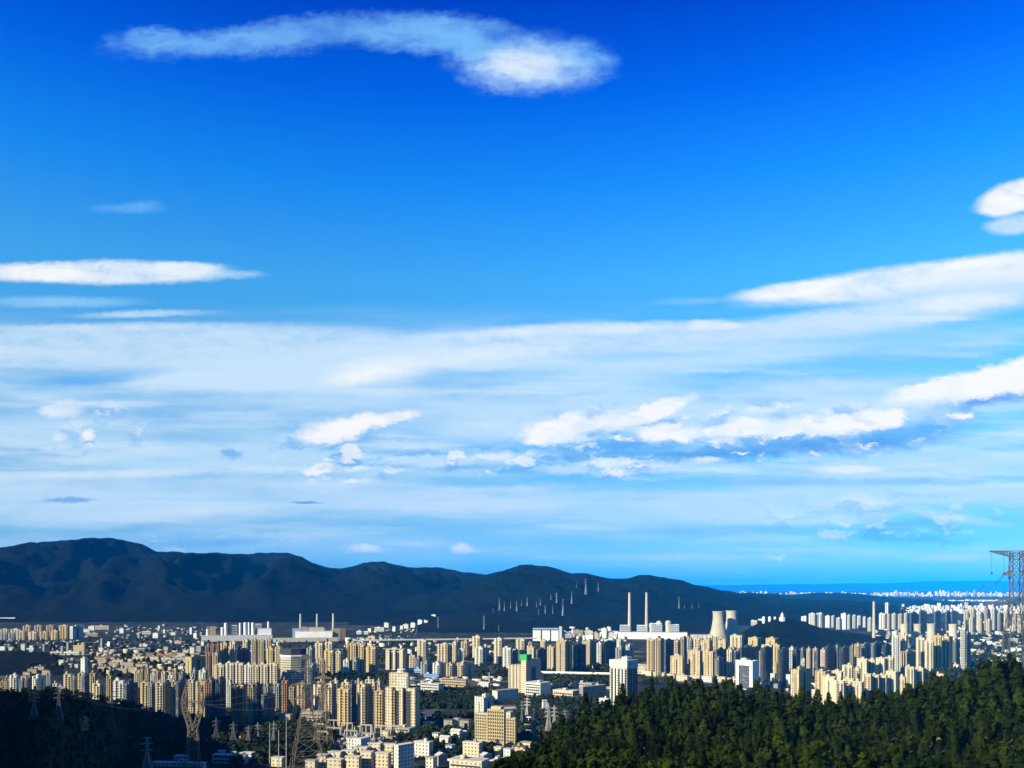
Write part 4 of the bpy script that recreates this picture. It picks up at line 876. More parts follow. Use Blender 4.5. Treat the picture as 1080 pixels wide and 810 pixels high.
def works(name, label, cat, u, vb, parts):
    """big plant; parts: name, u0, u1, top, base row, depth, wall, kind"""
    r, s, Y = root(name, label, cat, u, vb)
    for (nm, u0, u1, vt, vbb, dy, dep, mt, kd) in parts:
        x0, x1 = (u0 - u) * s, (u1 - u) * s; z1 = Z(vt, Y); z0 = -1 if vbb is None else Z(vbb, Y); m = MB()
        if kd == 'box': m.box(x0, x1, dy, dy + dep, z0, z1, mt); m.box(x0 - .3, x1 + .3, dy - .3, dy + dep + .3, z1 + .003, z1 + .8, 'roof_white' if mt in ('white_paint', 'far_white', 'lowcream') else 'roof_grey')
        elif kd == 'cyl': m.lathe([((x1 - x0) / 2, z0), ((x1 - x0) / 2, z1), ((x1 - x0) * .3, z1 + (x1 - x0) * .15), (.2, z1 + (x1 - x0) * .2)], 20, mt, (x0 + x1) / 2, dy + dep / 2)
        elif kd == 'dome': rr = (x1 - x0) / 2; m.lathe([(rr, z0)] + [(rr * math.cos(t), z1 - rr * .8 + rr * .8 * math.sin(t)) for t in np.linspace(0, 1.5, 8)], 20, mt, (x0 + x1) / 2, dy + dep / 2)
        elif kd == 'frame':
            n = 4
            for i in range(n + 1):
                px = x0 + (x1 - x0) * i / n
                for py in (dy, dy + dep): m.bar((px, py, z0), (px, py, z1), 1.6, mt)
            for k in range(4):
                z = z0 + (z1 - z0) * (k + 1) / 4
                for py in (dy, dy + dep): m.bar((x0, py, z), (x1, py, z), 1.5, 'white_paint')
            m.box(x0 + 2, x1 - 2, dy + 2, dy + dep - 2, z0, z1 - 3, 'grey')
        elif kd == 'gable': m.gable(x0, x1, dy, dy + dep, z0, z1, mt)
        elif kd == 'slope': m.bar((x0, dy, z1), (x1, dy, z0), 3.0, mt)
        m.build(nm, r)


works('power_plant', 'cream power plant hall with blue boiler frames and domes under the twin chimneys', 'power plant', 688, 674, [
    ('turbine_hall', 652, 724, 667, None, -10, 40, 'white_paint', 'box'), ('annex', 640.5, 652, 666.5, None, 0, 30, 'far_white', 'box'), ('boiler_frame', 654, 664, 660, 667, 8, 22, 'blue_frame', 'frame'), ('boiler_frame', 672, 682, 660, 667, 8, 22, 'blue_frame', 'frame'),
    ('boiler_frame', 688, 698, 658, 667, 8, 22, 'blue_frame', 'frame'), ('boiler_frame', 706, 715.5, 659, 667, 8, 22, 'blue_frame', 'frame'), ('dome', 684.5, 690, 657, 667, 12, 16, 'lowcream', 'dome'), ('dome', 692, 698, 655, 667, 14, 16, 'lowcream', 'dome'), ('dome', 701.5, 708, 654.5, 667, 14, 16, 'lowcream', 'dome'), ('low_wing', 724, 760, 669.5, None, 0, 24, 'lowcream', 'box')])
works('silo_group', 'three white cube silos with a stair tower and sloping conveyor on the plain', 'silo', 577, 676, [
    ('silo', 562, 570.3, 665, None, 0, 24, 'white_paint', 'box'), ('silo', 571.7, 580, 665, None, 0, 24, 'white_paint', 'box'), ('silo', 581.3, 589, 665, None, 0, 24, 'white_paint', 'box'), ('stair_tower', 589.6, 592.6, 661, None, -2, 10, 'far_white', 'box'), ('top_gallery', 562, 589, 662.8, 663.8, 6, 9, 'blue_frame', 'box'), ('conveyor', 592.5, 604, 664, 670, 4, 4, 'blue_frame', 'slope')])
works('cement_works', 'bright white cement works with clustered silos under the great mountain', 'cement works', 250, 676, [
    ('long_base', 214.5, 286, 670.3, None, -6, 30, 'far_white', 'box'), ('tan_block', 222.5, 228.5, 661, 670.5, 6, 20, 'gold', 'box'), ('side_silo', 219, 222, 663.5, 670.5, 8, 10, 'far_white', 'cyl'), ('silo', 233.6, 236.6, 662, 670.5, 6, 12, 'white_paint', 'cyl'), ('silo', 237, 240.4, 657.5, 670.5, 6, 12, 'white_paint', 'cyl'), ('silo', 252, 254.2, 657.5, 670.5, 6, 9, 'white_paint', 'cyl'), ('silo', 256.6, 259.8, 657.3, 670.5, 6, 12, 'white_paint', 'cyl'), ('silo', 261, 263, 657, 670.5, 6, 9, 'white_paint', 'cyl'), ('silo', 264.4, 267.6, 657.5, 670.5, 6, 12, 'white_paint', 'cyl'),
    ('mill_house', 271, 285, 663.5, 670.5, 2, 22, 'white_paint', 'box'), ('pipe_stack', 281, 283, 656.5, 664, 8, 8, 'white_paint', 'cyl'), ('frame_tower', 244, 250, 660, 670.5, 14, 14, 'grey', 'frame'), ('frame_tower', 268.6, 275, 659, 666, 26, 14, 'grey', 'frame')])
works('boiler_works', 'white works hall with tan blocks under the three chimneys', 'works', 334, 676, [
    ('hall', 312, 350, 665.9, None, -4, 36, 'white_paint', 'box'), ('tan_block', 318, 324, 661.5, 665.8, 6, 20, 'tan', 'box'), ('tan_block', 325, 341, 662, 665.8, 8, 18, 'cream', 'box'), ('side_block', 350.5, 358.5, 663.5, None, 4, 24, 'tan', 'box'), ('side_block', 359.5, 364, 664, None, 4, 20, 'brown', 'box'), ('low_front', 290, 356, 672.3, None, -30, 12, 'lowcream', 'box'), ('blue_hall', 308, 343, 665.3, None, 120, 40, 'blue_frame', 'box')])

# hilltop pagoda with stepped drum
Yp = 2440.; r = empty('pagoda', (X(825, Yp), Yp, Z(653, Yp))); tag(r, 'white stepped pagoda crowning the dark hill past the cooling towers', 'pagoda'); s = Yp / FPX
m = MB(); m.lathe([(3.2 * s, -6), (3.2 * s, 2.0 * s), (2.6 * s, 2.2 * s)], 8, 'white_paint'); m.build('base', r)
m = MB(); m.lathe([(1.7 * s, 2.1 * s), (1.7 * s, 3.4 * s), (2.3 * s, 3.5 * s), (1.3 * s, 4.2 * s), (1.3 * s, 5.2 * s), (1.7 * s, 5.3 * s), (.9 * s, 6.2 * s)], 8, 'white_paint'); m.build('storey', r)
m = MB(); m.lathe([(1.0 * s, 6.2 * s), (.3 * s, 7.2 * s), (.05, 8.6 * s)], 8, 'roof_grey'); m.build('spire', r)
for u, v, q, lb in ((805.5, 650.2, 1.5, 'white storage dome on the dark hill, nearest the cooling towers of three'), (811.8, 650, 1.5, 'white storage dome on the dark hill, middle one of three'), (817.4, 650.6, 1.3, 'white storage dome on the dark hill, nearest the pagoda of three')):
    Yd = 2480.; s = Yd / FPX; r = empty('storage_dome', (X(u, Yd), Yd, Z(654, Yd))); tag(r, lb, 'dome', 'storage domes on the dark hill')
    m = MB(); m.lathe([(q * s, -9), (q * s, 2.4 * s)] + [(q * s * math.cos(t), 2.4 * s + q * s * math.sin(t)) for t in (.3, .6, .9, 1.2, 1.5)], 14, 'white_paint'); m.build('shell', r)

# elevated railway along the far side of the tower group
def viaduct(label, u0, v0, u1, v1, h, pier):
    Ya = (EYE - h) * FPX / (v0 - HOR); Yb = (EYE - h) * FPX / (v1 - HOR); a = Vector((X(u0, Ya), Ya, h)); b = Vector((X(u1, Yb), Yb, h)); L = (b - a).length
    r = empty('viaduct', (a.x, a.y, 0), math.atan2(b.y - a.y, b.x - a.x)); tag(r, label, 'viaduct')
    m = MB(); m.box(0, L, -5, 5, h - 1.6, h, 'concrete'); m.build('deck', r)
    m = MB(); m.box(0, L, -5.2, -4.9, h + .003, h + 1.2, 'white_paint'); m.box(0, L, 4.9, 5.2, h + .003, h + 1.2, 'white_paint'); m.build('parapet', r)
    n = int(L / pier); n = min(n, 60)
    for i in range(n): m = MB(); m.box((i + .5) * L / n - 1.2, (i + .5) * L / n + 1.2, -2, 2, -1, h - 1.603, 'concrete'); m.build('pier', r)


viaduct('thin pale railway viaduct crossing the plain behind the tower group', 372, 675.5, 566, 673, 13, 60)
viaduct('pale motorway viaduct crossing behind the white silos toward the power plant', 770, 676, 870, 676.2, 10, 50)
viaduct('pale flyover curving past the boulevard row to the striped tower', 570, 709, 646, 710.5, 8, 40)

# ------------------------------------------------------------------ pylons and poles


def lattice(m, levels, mat, t, brace=True):
    """square lattice mast: levels = (centre x, half width, half depth, z)"""
    for i in range(len(levels) - 1):
        (xa, wa, da, za), (xb, wb, db, zb) = levels[i], levels[i + 1]
        A = [(xa - wa, -da, za), (xa + wa, -da, za), (xa + wa, da, za), (xa - wa, da, za)]; B = [(xb - wb, -db, zb), (xb + wb, -db, zb), (xb + wb, db, zb), (xb - wb, db, zb)]
        for k in range(4):
            q = (k + 1) % 4; m.bar(A[k], B[k], t, mat); m.bar(B[k], B[q], t * .7, mat)
            if brace: m.bar(A[k], B[q], t * .6, mat); m.bar(A[q], B[k], t * .6, mat)


def arm(m, x0, x1, z, zr, d, mat, t, n=5):
    """tapering crossarm from the mast (x0) to its tip (x1)"""
    tip = (x1, 0, z); pv = None
    for yy in (-d, d): m.bar((x0, yy, z), tip, t, mat); m.bar((x0, yy, zr), tip, t, mat)
    for i in range(n):
        f = i / n; g = (i + 1) / n; x = x0 + (x1 - x0) * f; xg = x0 + (x1 - x0) * g
        for sy in (-1, 1): m.bar((x, sy * d * (1 - f), z + (zr - z) * (1 - f)), (xg, sy * d * (1 - g), z), t * .6, mat); m.bar((x, sy * d * (1 - f), z), (x, sy * d * (1 - f), z + (zr - z) * (1 - f)), t * .6, mat)


def ins_string(m, x, z0, L, w):
    m.lathe([(w * .2, z0 - L)] + [(w * (1 if i % 2 else .45), z0 - L + L * i / 10) for i in range(1, 10)] + [(w * .2, z0)], 8, 'insulator', x, 0)


def pylon_double(name, loc, rz, H, b, mat, t, spans, label, group=None, seg=9):
    """tapered double-circuit pylon; spans = (height share, reach)"""
    r = empty(name, loc, rz); tag(r, label, 'pylon', group)
    def hw(f): return b * (1 - f / .62) + b * .20 * f / .62 if f < .62 else b * .20 * (1 - (f - .62) / .38) + b * .05
    m = MB(); lattice(m, [(0, hw(f), hw(f), f * H) for f in (0, .14, .27, .38, .47, .55, .62, .69, .76, .83, .90, 1.0)][:seg + 3], mat, t); m.build('mast', r)
    for f, L in spans:
        for sg in (-1, 1):
            m = MB(); arm(m, sg * hw(f), sg * L, f * H, f * H + H * .03, hw(f), mat, t * .8); a = m.build('crossarm', r)
            m = MB(); ins_string(m, sg * L * .96, f * H, H * .055, max(.2, t * .8)); m.build('insulator', a)
    return r


def mast_at(u, vb): Y = dist(vb); return (X(u, Y), Y, 0), Y / FPX


# cat-headed pylon
(px, py, _), s = mast_at(203.5, 812)
r = empty('pylon', (px, py, 0), .12); tag(r, 'sunlit cat-headed lattice pylon forking into two horns above the white shed roofs', 'pylon')
def zz(v): return (812 - v) * s
m = MB(); lattice(m, [(0, 7.4 * s, 6 * s, 0), (0, 6.4 * s, 5.4 * s, zz(800)), (0, 5.6 * s, 5 * s, zz(790)), (0, 5.2 * s, 4.4 * s, zz(780)), (0, 4.4 * s, 3.4 * s, zz(770))], 'rust_steel', .5); m.build('mast', r)
for sg in (-1, 1):
    m = MB(); lattice(m, [(sg * 2.2 * s, 2.2 * s, 2.6 * s, zz(770)), (sg * 4.4 * s, 2.5 * s, 2.4 * s, zz(760)), (sg * 7.6 * s, 2.6 * s, 2.1 * s, zz(750)), (sg * 9.3 * s, 2.3 * s, 1.9 * s, zz(742)), (sg * 8.6 * s, 2.0 * s, 1.6 * s, zz(734)), (sg * 6.6 * s, 1.4 * s, 1.2 * s, zz(725)), (sg * 5.2 * s, .4 * s, .3 * s, zz(718))], 'rust_steel', .42); m.build('horn', r)
m = MB(); lattice(m, [(-9.3 * s, .8 * s, 1.4 * s, zz(742)), (-9.3 * s, .7 * s, 1.2 * s, zz(740))], 'rust_steel', .5)
for k in range(10):
    xa = (-9 + 1.8 * k) * s; xb = xa + 1.8 * s
    for yy in (-1.3 * s, 1.3 * s): m.bar((xa, yy, zz(741)), (xb, yy, zz(741)), .22, 'rust_steel'); m.bar((xa, yy, zz(739)), (xb, yy, zz(741)), .2, 'rust_steel'); m.bar((xa, yy, zz(739)), (xb, yy, zz(739)), .22, 'rust_steel')
m.build('bridge_beam', r)
for x in (-11.5, 0, 11.5): m = MB(); ins_string(m, x * s * .75, zz(741), 5 * s, .5); m.build('insulator', r)

# crossed lattice pylon, tall, brown
(px, py, _), s = mast_at(324, 812)
pylon_double('pylon', (px, py, 0), .35, (812 - 690) * s, 17 * s, 'rust_steel', .42, ((.62, 13 * s), (.74, 16 * s), (.86, 12 * s), (.96, 9 * s)), 'tall brown lattice pylon with splayed legs rising in front of the white round hall', seg=9)
(px, py, _), s = mast_at(341, 792)
pylon_double('pylon', (px, py, 0), -.2, (792 - 694) * s, 9 * s, 'rust_steel', .38, ((.66, 8 * s), (.78, 10 * s), (.9, 8 * s)), 'brown lattice pylon close beside the tall splayed one, slightly behind', seg=9)
# small pale pylon before the spur
def hill_at(u, Y): return hill_z(u, Y, X(u, Y))
(px, py, _), s = mast_at(155, 815)
pylon_double('pylon', (px, py, 0), .1, (815 - 777) * s, 4.6 * s, 'steel', .42, ((.62, 6.5 * s), (.80, 7 * s), (.96, 4 * s)), 'small pale grey three-armed pylon before the dark spur near the bottom')
for u, vt, q, lb in ((118, 736, 3.4, 'faint grey pylon on the dark spur, closest to the golden bush'), (62, 733, 4.5, 'faint dark grey pylon on the dark spur crest, closest to the frame edge'), (36, 738, 4.5, 'faint dark grey pylon low on the dark spur, second one in from the frame edge')):
    Yq = HILL_YC(u) - 60; s = Yq / FPX; zb = hill_at(u, Yq)
    pylon_double('pylon', (X(u, Yq), Yq, zb - 1), .3, max(14, Z(vt - 9, Yq) - zb), q * s, 'dark_steel', .25, ((.7, 5 * s), (.84, 5 * s), (.96, 4 * s)), lb)
# substation pylons
grp = 'lattice pylons of the substation field'
for i, (u, vt, vb, q) in enumerate([(228, 757, 784, 4), (246, 761, 786, 4.5), (262, 765, 786, 3.5), (272, 762, 785, 4), (289, 760, 790, 3)]):
    (px, py, _), s = mast_at(u, vb)
    pylon_double('pylon', (px, py, 0), .4 - .2 * i, (vb - vt) * s, q * s, 'dark_steel', .5, ((.72, 3.5 * s), (.86, 4 * s)), f'grey lattice pylon, {ORD[i + 1]} from the cat-headed pylon, in the line below the brown towers', grp)
for i, (u, vt, vb, q, mt) in enumerate([(563, 746, 780, 3.0, 'dark_steel'), (578.5, 742, 782, 4.5, 'steel'), (584.5, 744, 776, 3.6, 'steel'), (596, 748, 772, 3.5, 'dark_steel'), (556, 735, 760, 2.2, 'steel'), (551, 738, 766, 2.2, 'dark_steel')]):
    (px, py, _), s = mast_at(u, vb)
    pylon_double('pylon', (px, py, 0), .5 - .25 * i, (vb - vt) * s, q * s, mt, .55, ((.66, 4 * s), (.78, 4.6 * s), (.9, 3.6 * s)), f"{'pale' if mt == 'steel' else 'dull'} grey lattice pylon, {ORD[sorted([563, 578.5, 584.5, 596, 556, 551]).index(u) + 1]} from the tan window-grid office building, by the knoll", 'lattice pylons between the office building and the knoll')
# striped advertising pillar and lamps there
(px, py, _), s = mast_at(574.5, 754)
r = empty('tower_sign', (px, py, 0), .3); tag(r, 'white ladder-like tall box sign tower on the dark park edge', 'tower')
m = MB(); lattice(m, [(0, 2.1 * s, 1.5 * s, k * 3.4 * s) for k in range(5)], 'white_paint', .9); m.box(-1.7 * s, 1.7 * s, -1 * s, 1 * s, 0, 15 * s, 'grey'); m.build('mast', r); m = MB(); m.box(-2.4 * s, 2.4 * s, -1.7 * s, 1.7 * s, 15 * s, 15.8 * s, 'white_paint'); m.build('cap', r)


def pole(u, vt, vb, label, w=.5, head=False, mat='white_paint'):
    (px, py, _), s = mast_at(u, vb); H = (vb - vt) * s; r = empty('pole', (px, py, 0)); tag(r, label, 'pole')
    m = MB(); m.lathe([(w, -1), (w * .55, H)], 8, mat); m.build('shaft', r)
    m = MB(); m.lathe([(w * 1.8, -.5), (w * 1.8, .8), (w, 1.0)], 8, 'concrete'); m.build('footing', r)
    if head: m = MB(); m.box(-2.6, 2.6, -.6, .6, H - .2, H + .8, mat); m.build('lamp_head', r)


pole(284.5, 762, 812, 'bare thin grey pole at the bottom edge, taller one by the thin shed', .42, mat='steel'); pole(294, 770, 812, 'bare thin grey pole at the bottom edge, second from the tall thin one', .42, mat='steel'); pole(302, 758, 812, 'bare thin grey pole beside the splayed legs of the brown pylon', .42, mat='steel')
pole(557.5, 756.5, 768, 'white lamp mast with a wide flat head near the tan office building', .55, True); pole(563.8, 748, 766, 'thin white flagpole near the wide-headed lamp mast', .5); pole(516, 709, 720, 'thin white mast standing in the dark park beyond the peaked pavilion', .7); pole(625, 702, 710, 'short pale mast on the flyover by the striped tower', .7)
for i, u in enumerate((366, 374, 382, 391, 402, 412, 420)):
    pole(u, 765 + (i % 3), 778 + (i % 2), f'slim pale substation mast, {ORD[i + 1]} from the brown pylons, before the stepped twin tower', .4)
# steel gantries of the substation
for i, (u, v, w, hh) in enumerate([(352, 768, 14, 9), (366, 771, 13, 9), (352, 776, 16, 9), (370, 779, 15, 9), (386, 773, 14, 9), (402, 774, 15, 9), (418, 773, 14, 8), (388, 781, 14, 8), (336, 772, 12, 9), (340, 780, 13, 9)]):
    (px, py, _), s = mast_at(u, v); r = empty('gantry', (px, py, 0), -.35); tag(r, f'pale steel gantry, {ORD[i + 1]} from the splayed brown pylon, in the substation yard', 'gantry', 'steel gantries of the substation yard')
    H = hh * s
    for k in range(3): m = MB(); x = (-w / 2 + w * k / 2) * s; m.bar((x - .8, 0, 0), (x, 0, H), .45, 'steel'); m.bar((x + .8, 0, 0), (x, 0, H), .45, 'steel'); m.build('leg', r)
    m = MB(); x0 = -w / 2 * s; n = 10
    for zq in (H - 1, H): m.bar((x0, 0, zq), (-x0, 0, zq), .4, 'steel')
    for k in range(n): m.bar((x0 + w * s * k / n, 0, H - 1), (x0 + w * s * (k + 1) / n, 0, H), .25, 'steel')
    m.build('beam', r)
for i, (u, v) in enumerate([(344, 786), (351, 785), (358, 784), (365, 785.5), (372, 784.5), (379, 785), (352, 790), (360, 789.5), (395, 781), (404, 780), (413, 779.5), (340, 789)]):
    (px, py, _), s = mast_at(u, v); r = empty('transformer', (px, py, 0), -.3); tag(r, f'rust-brown transformer, {ORD[i + 1]} from the splayed brown pylon, in the substation yard', 'transformer', 'transformers of the substation yard')
    m = MB(); m.box(-2, 2, -1.4, 1.4, 0, 3, 'rust_steel'); m.build('tank', r); m = MB()
    for k in range(5): m.box(-1.8 + .75 * k, -1.4 + .75 * k, -2.1, -1.42, .4, 2.6, 'steel')
    m.build('radiator', r); m = MB()
    for x in (-1.1, 0, 1.1): m.lathe([(.22, 3.0), (.3, 3.6), (.16, 4.2), (.26, 4.7), (.05, 5.4)], 8, 'insulator', x, 0)
    m.build('bushing', r)

# T-topped pylon at the east edge
Yt = 400.; s = Yt / FPX; zt = hill_at(1072, Yt)
r = empty('pylon', (X(1072, Yt), Yt, zt), -.08); tag(r, 'big dark lattice pylon with a flat wide top arm against the sky', 'pylon')
def zp(v): return Z(v, Yt) - zt
W_ = {690: 15, 668: 9.5, 648: 6.6, 630: 5.2, 612: 5.4, 600: 5.6, 590: 5.2, 583: 5.0}
m = MB(); lattice(m, [(0, W_[v] * s, W_[v] * s * .8, zp(v) if v != 690 else -1) for v in (690, 668, 648, 630, 612, 600, 590, 583)], 'dark_steel', .34); m.build('mast', r)
m = MB()
for sg in (-1, 1): arm(m, sg * 5 * s, sg * 27 * s, zp(581.5), zp(587), 3.2 * s, 'dark_steel', .30, 8)
for yy in (-3.2 * s, 3.2 * s): m.bar((-27 * s, yy * .2, zp(581)), (27 * s, yy * .2, zp(581)), .3, 'dark_steel')
a1 = m.build('top_arm', r)
m = MB()
for sg in (-1, 1): arm(m, sg * 5 * s, sg * 13 * s, zp(607), zp(601), 3.2 * s, 'dark_steel', .30, 4)
m.build('middle_arm', r)
m = MB()
for sg in (-1, 1): arm(m, sg * 5 * s, sg * 34 * s, zp(637), zp(631), 3.6 * s, 'dark_steel', .30, 9)
m.build('lower_arm', r)
for x in (-26, -13.4):
    m = MB(); m.bar((x * s, 0, zp(582)), ((x + .9) * s, 0, zp(603)), .10, 'insulator'); m.lathe([(.2, zp(606)), (.42, zp(605)), (.42, zp(604)), (.15, zp(603))], 8, 'insulator', (x + .9) * s, 0); m.build('insulator', a1)


def line(label, pts, sag, t):
    m = MB()
    for a, b in zip(pts[:-1], pts[1:]):
        a, b = Vector(a), Vector(b); q = None; n = 16
        for i in range(n + 1):
            f = i / n; p = a.lerp(b, f) - Vector((0, 0, sag * 4 * f * (1 - f)))
            if q is not None: m.bar(q, p, t, 'dark_steel')
            q = p
    tag(m.build('power_line'), label, 'power line')


tp = Vector((X(1072, Yt), Yt, 0))
for k, (dz, lb) in enumerate(((603.5, 'upper'), (606, 'lower'))):
    line(f'dark conductor cable, {lb} one of the pair leaving the T-topped pylon', [(X(1060, Yt), Yt, Z(dz, Yt)), (X(1038, 640), 640, Z(616 + k * 1.2, 640)), (X(1012, 1500), 1500, Z(640, 1500))], 3, .16)
A0 = Vector(mast_at(203.5, 812)[0]); B0 = Vector(mast_at(341, 792)[0])
for k, (u, vt) in enumerate(((193, 741), (203.5, 742), (214, 741))):
    (px, py, _), s = mast_at(u, 812); lb = ('outer', 'middle', 'inner')[k]
    line(f'thin cable strung over the dark spur from the cat-headed pylon, {lb} strand', [(px, py, (812 - vt) * s), (X(62 - 4 * k, 520), 520, Z(724 + 2 * k, 520))], 9, .14)

C0 = mast_at(324, 812)[0]; D0 = mast_at(228, 784)[0]; sB = (812 - 690) * dist(812) / FPX
for k, (f, L) in enumerate(((.62, 9.8), (.74, 12.0), (.86, 9.0))):
    nm = ('lowest', 'middle', 'topmost')[k]
    line(f'thin sagging cable from the splayed brown pylon out to the east, {nm} arm', [(C0[0] + L, C0[1], sB * f - 4), (X(470, 1500), 1500, 40 + 8 * k), (X(580, 860), 860, 26 + 3 * k)], 12, .12)
    line(f'thin sagging cable between the splayed brown pylon and the cat-headed one, {nm} arm', [(C0[0] - L, C0[1], sB * f - 4), (A0.x + 6 - 6 * k, A0.y, (812 - 741) * dist(812) / FPX)], 6, .12)

# pylons far off on the middle ridge
proto = pylon_double('pylon', (0, 0, 0), 0, 40, 4.2, 'far_steel', 1.3, ((.62, 8), (.76, 10), (.9, 8)), 'pale far pylon', 'pale pylons on the middle ridge')
ridge = [(520, 641, 647, .6), (527, 630, 644, 1), (532, 635, 645, .8), (538.5, 634, 642, .7), (545, 634, 645, 1), (550, 633, 640, .7), (556, 630, 640, 1.1), (566, 634, 642, .6), (570, 631, 641, 1), (575, 638, 647, .9), (568, 642, 649, .6), (583, 639, 648, .7), (581, 626, 634, .8), (587, 625, 636, 1), (594, 632, 650, 1), (603, 624, 637, .8), (608, 614, 621, .7), (618, 610, 627, 1), (631, 614, 624, .8), (716, 629, 643, .9), (722, 637, 643, .7), (730, 636, 642, .7), (737, 636, 642, .7), (510.5, 649, 665, .8), (526, 659, 672, .7), (439.5, 660, 668, .6), (462, 650, 662, .7)]
for i, (u, vt, vb, w) in enumerate(ridge):
    Yq = next((y for y in np.arange(2900, 6800, 20.) if any(f(u, y, X(u, y)) > Z(vb, y) for f, ya, yb in SURF[:3] if ya < y < yb + 900)), 5200.); s = Yq / FPX; H = (vb - vt) * s
    o = proto if i == 0 else copy_thing(proto, (0, 0, 0))
    o.location = (X(u, Yq), Yq, Z(vb, Yq)); o.scale = (H / 40 * w * .55, H / 40 * w * .55, H / 40); o.rotation_euler = (0, 0, .3 + .37 * i % 1.2)
    us = sorted(q[0] for q in ridge); o['label'] = f"{'tall' if vb - vt > 13 else 'short' if vb - vt < 8 else 'pale'} far pylon on the blue ridge, {ORD[min(len(ORD) - 1, us.index(u) + 1)]} along it coming from the three chimneys" if us.index(u) + 1 < len(ORD) else f"pale far pylon on the blue ridge, {'last but one' if us.index(u) + 1 == len(ORD) else 'last'} before the cooling towers"

# ------------------------------------------------------------------ the city that reads as one mass
rs = np.random.RandomState(5)


def mass_of_boxes(name, zones, label, hfun=None):
    V = []; Q = []; M = []; mats = ['far_white', 'cream', 'tan', 'grey', 'white', 'roof_grey', 'navy']
    for (u0, u1, v0, v1, n, w0, w1, h0, h1, mm) in zones:
        for _ in range(n):
            u = rs.uniform(u0, u1); v = rs.uniform(v0, v1); Y = dist(v); x = X(u, Y)
            if Y < 4000 and any((x - a) ** 2 + (Y - b) ** 2 < (c + 6) ** 2 for a, b, c in FOOT): continue
            s = Y / FPX; w = rs.uniform(w0, w1) * s / 2; d = rs.uniform(.5, 1.2) * min(w, 12); h = rs.uniform(h0, h1) * s * (1 if rs.rand() > .15 else 1.5); t = -math.atan((u - 540) / FPX) - R(rs.uniform(10, 50)); c, sn = math.cos(t), math.sin(t); o = len(V)
            for zz_ in (-1, h):
                for lx, ly in ((-w, -d), (w, -d), (w, d), (-w, d)): V.append((x + c * lx - sn * ly, Y + sn * lx + c * ly, zz_))
            for f in ((4, 5, 6, 7), (0, 1, 5, 4), (1, 2, 6, 5), (2, 3, 7, 6), (3, 0, 4, 7)): Q.append([i + o for i in f])
            mi = mats.index(mm[rs.randint(len(mm))]); M += [5 if Y < 4000 else mi] + [mi] * 4
    me = np_mesh(name, np.array(V), np.array(Q), mats[0])
    for q in mats[1:]: me.materials.append(MAT[q])
    me.polygons.foreach_set('material_index', np.array(M, dtype=np.int32)); o = bpy.data.objects.new(name, me); COL.objects.link(o)
    return tag(o, label, 'buildings', kind='stuff')


FW = ['far_white', 'far_white', 'white', 'cream']; MX = ['far_white', 'white', 'cream', 'tan', 'grey']; TN = ['tan', 'cream', 'tan', 'grey']
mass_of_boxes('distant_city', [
    (752, 1130, 627.2, 629.0, 420, .9, 2.8, .9, 3.2, ['white', 'cream', 'far_white', 'grey']), (940, 1130, 627, 629.5, 200, .9, 2.6, 1, 3.8, ['white', 'cream', 'far_white', 'grey']), (985, 1060, 633.5, 634.5, 60, 2, 5, .5, 1.2, FW),
    (960, 1080, 641, 648, 240, 1.2, 3.5, 1.2, 4.5, FW), (880, 960, 641, 650, 60, 1.5, 3.5, 1.5, 4, FW), (820, 880, 634, 640, 40, 1, 3, .8, 2, FW),
    (88, 240, 660, 690, 190, 1.2, 4.5, .5, 2.0, ['tan', 'grey', 'grey', 'navy', 'navy']), (240, 300, 676, 690, 60, 1.5, 5, 1, 3, MX), (-60, 90, 676, 686, 90, 1.2, 4, .6, 2.2, ['tan', 'grey', 'navy', 'grey']), (385, 440, 662, 676, 50, 1, 3.5, .5, 1.6, ['white', 'grey', 'navy']),  # darker grey and navy walls here stand in for cloud shade
    (96, 210, 688, 712, 240, 3, 7, 1.5, 4, TN), (600, 660, 664, 677, 90, 2, 5, 1, 3.5, MX), (724, 770, 672, 690, 60, 3, 7, 1.5, 5, ['cream', 'tan', 'white']),
    (1000, 1090, 655, 700, 160, 1.5, 6, .8, 3, MX), (920, 1010, 664, 690, 80, 2, 5, 1, 3, MX), (366, 404, 674, 682, 40, 2, 6, 1, 3, MX), (420, 560, 676, 692, 60, 2, 6, 1, 3, MX), (880, 960, 672, 690, 50, 2, 6, 1, 3, ['grey', 'white']),
    (430, 540, 714, 724, 40, 3, 8, 1, 2.5, MX), (570, 645, 714, 734, 40, 4, 10, 1, 2.5, ['grey', 'white', 'roof_grey']), (270, 420, 762, 800, 90, 2, 6, .8, 2.2, ['tan', 'grey', 'cream']), (420, 560, 764, 812, 60, 4, 8, 2, 4, ['white', 'cream', 'grey']), (220, 330, 748, 790, 40, 3, 7, 1, 2, ['grey', 'tan']),
    (780, 960, 700, 735, 70, 3, 8, 1.5, 4, ['cream', 'white', 'grey'])], 'pale scatter of far city blocks filling the plain out to the horizon')

# ------------------------------------------------------------------ trees


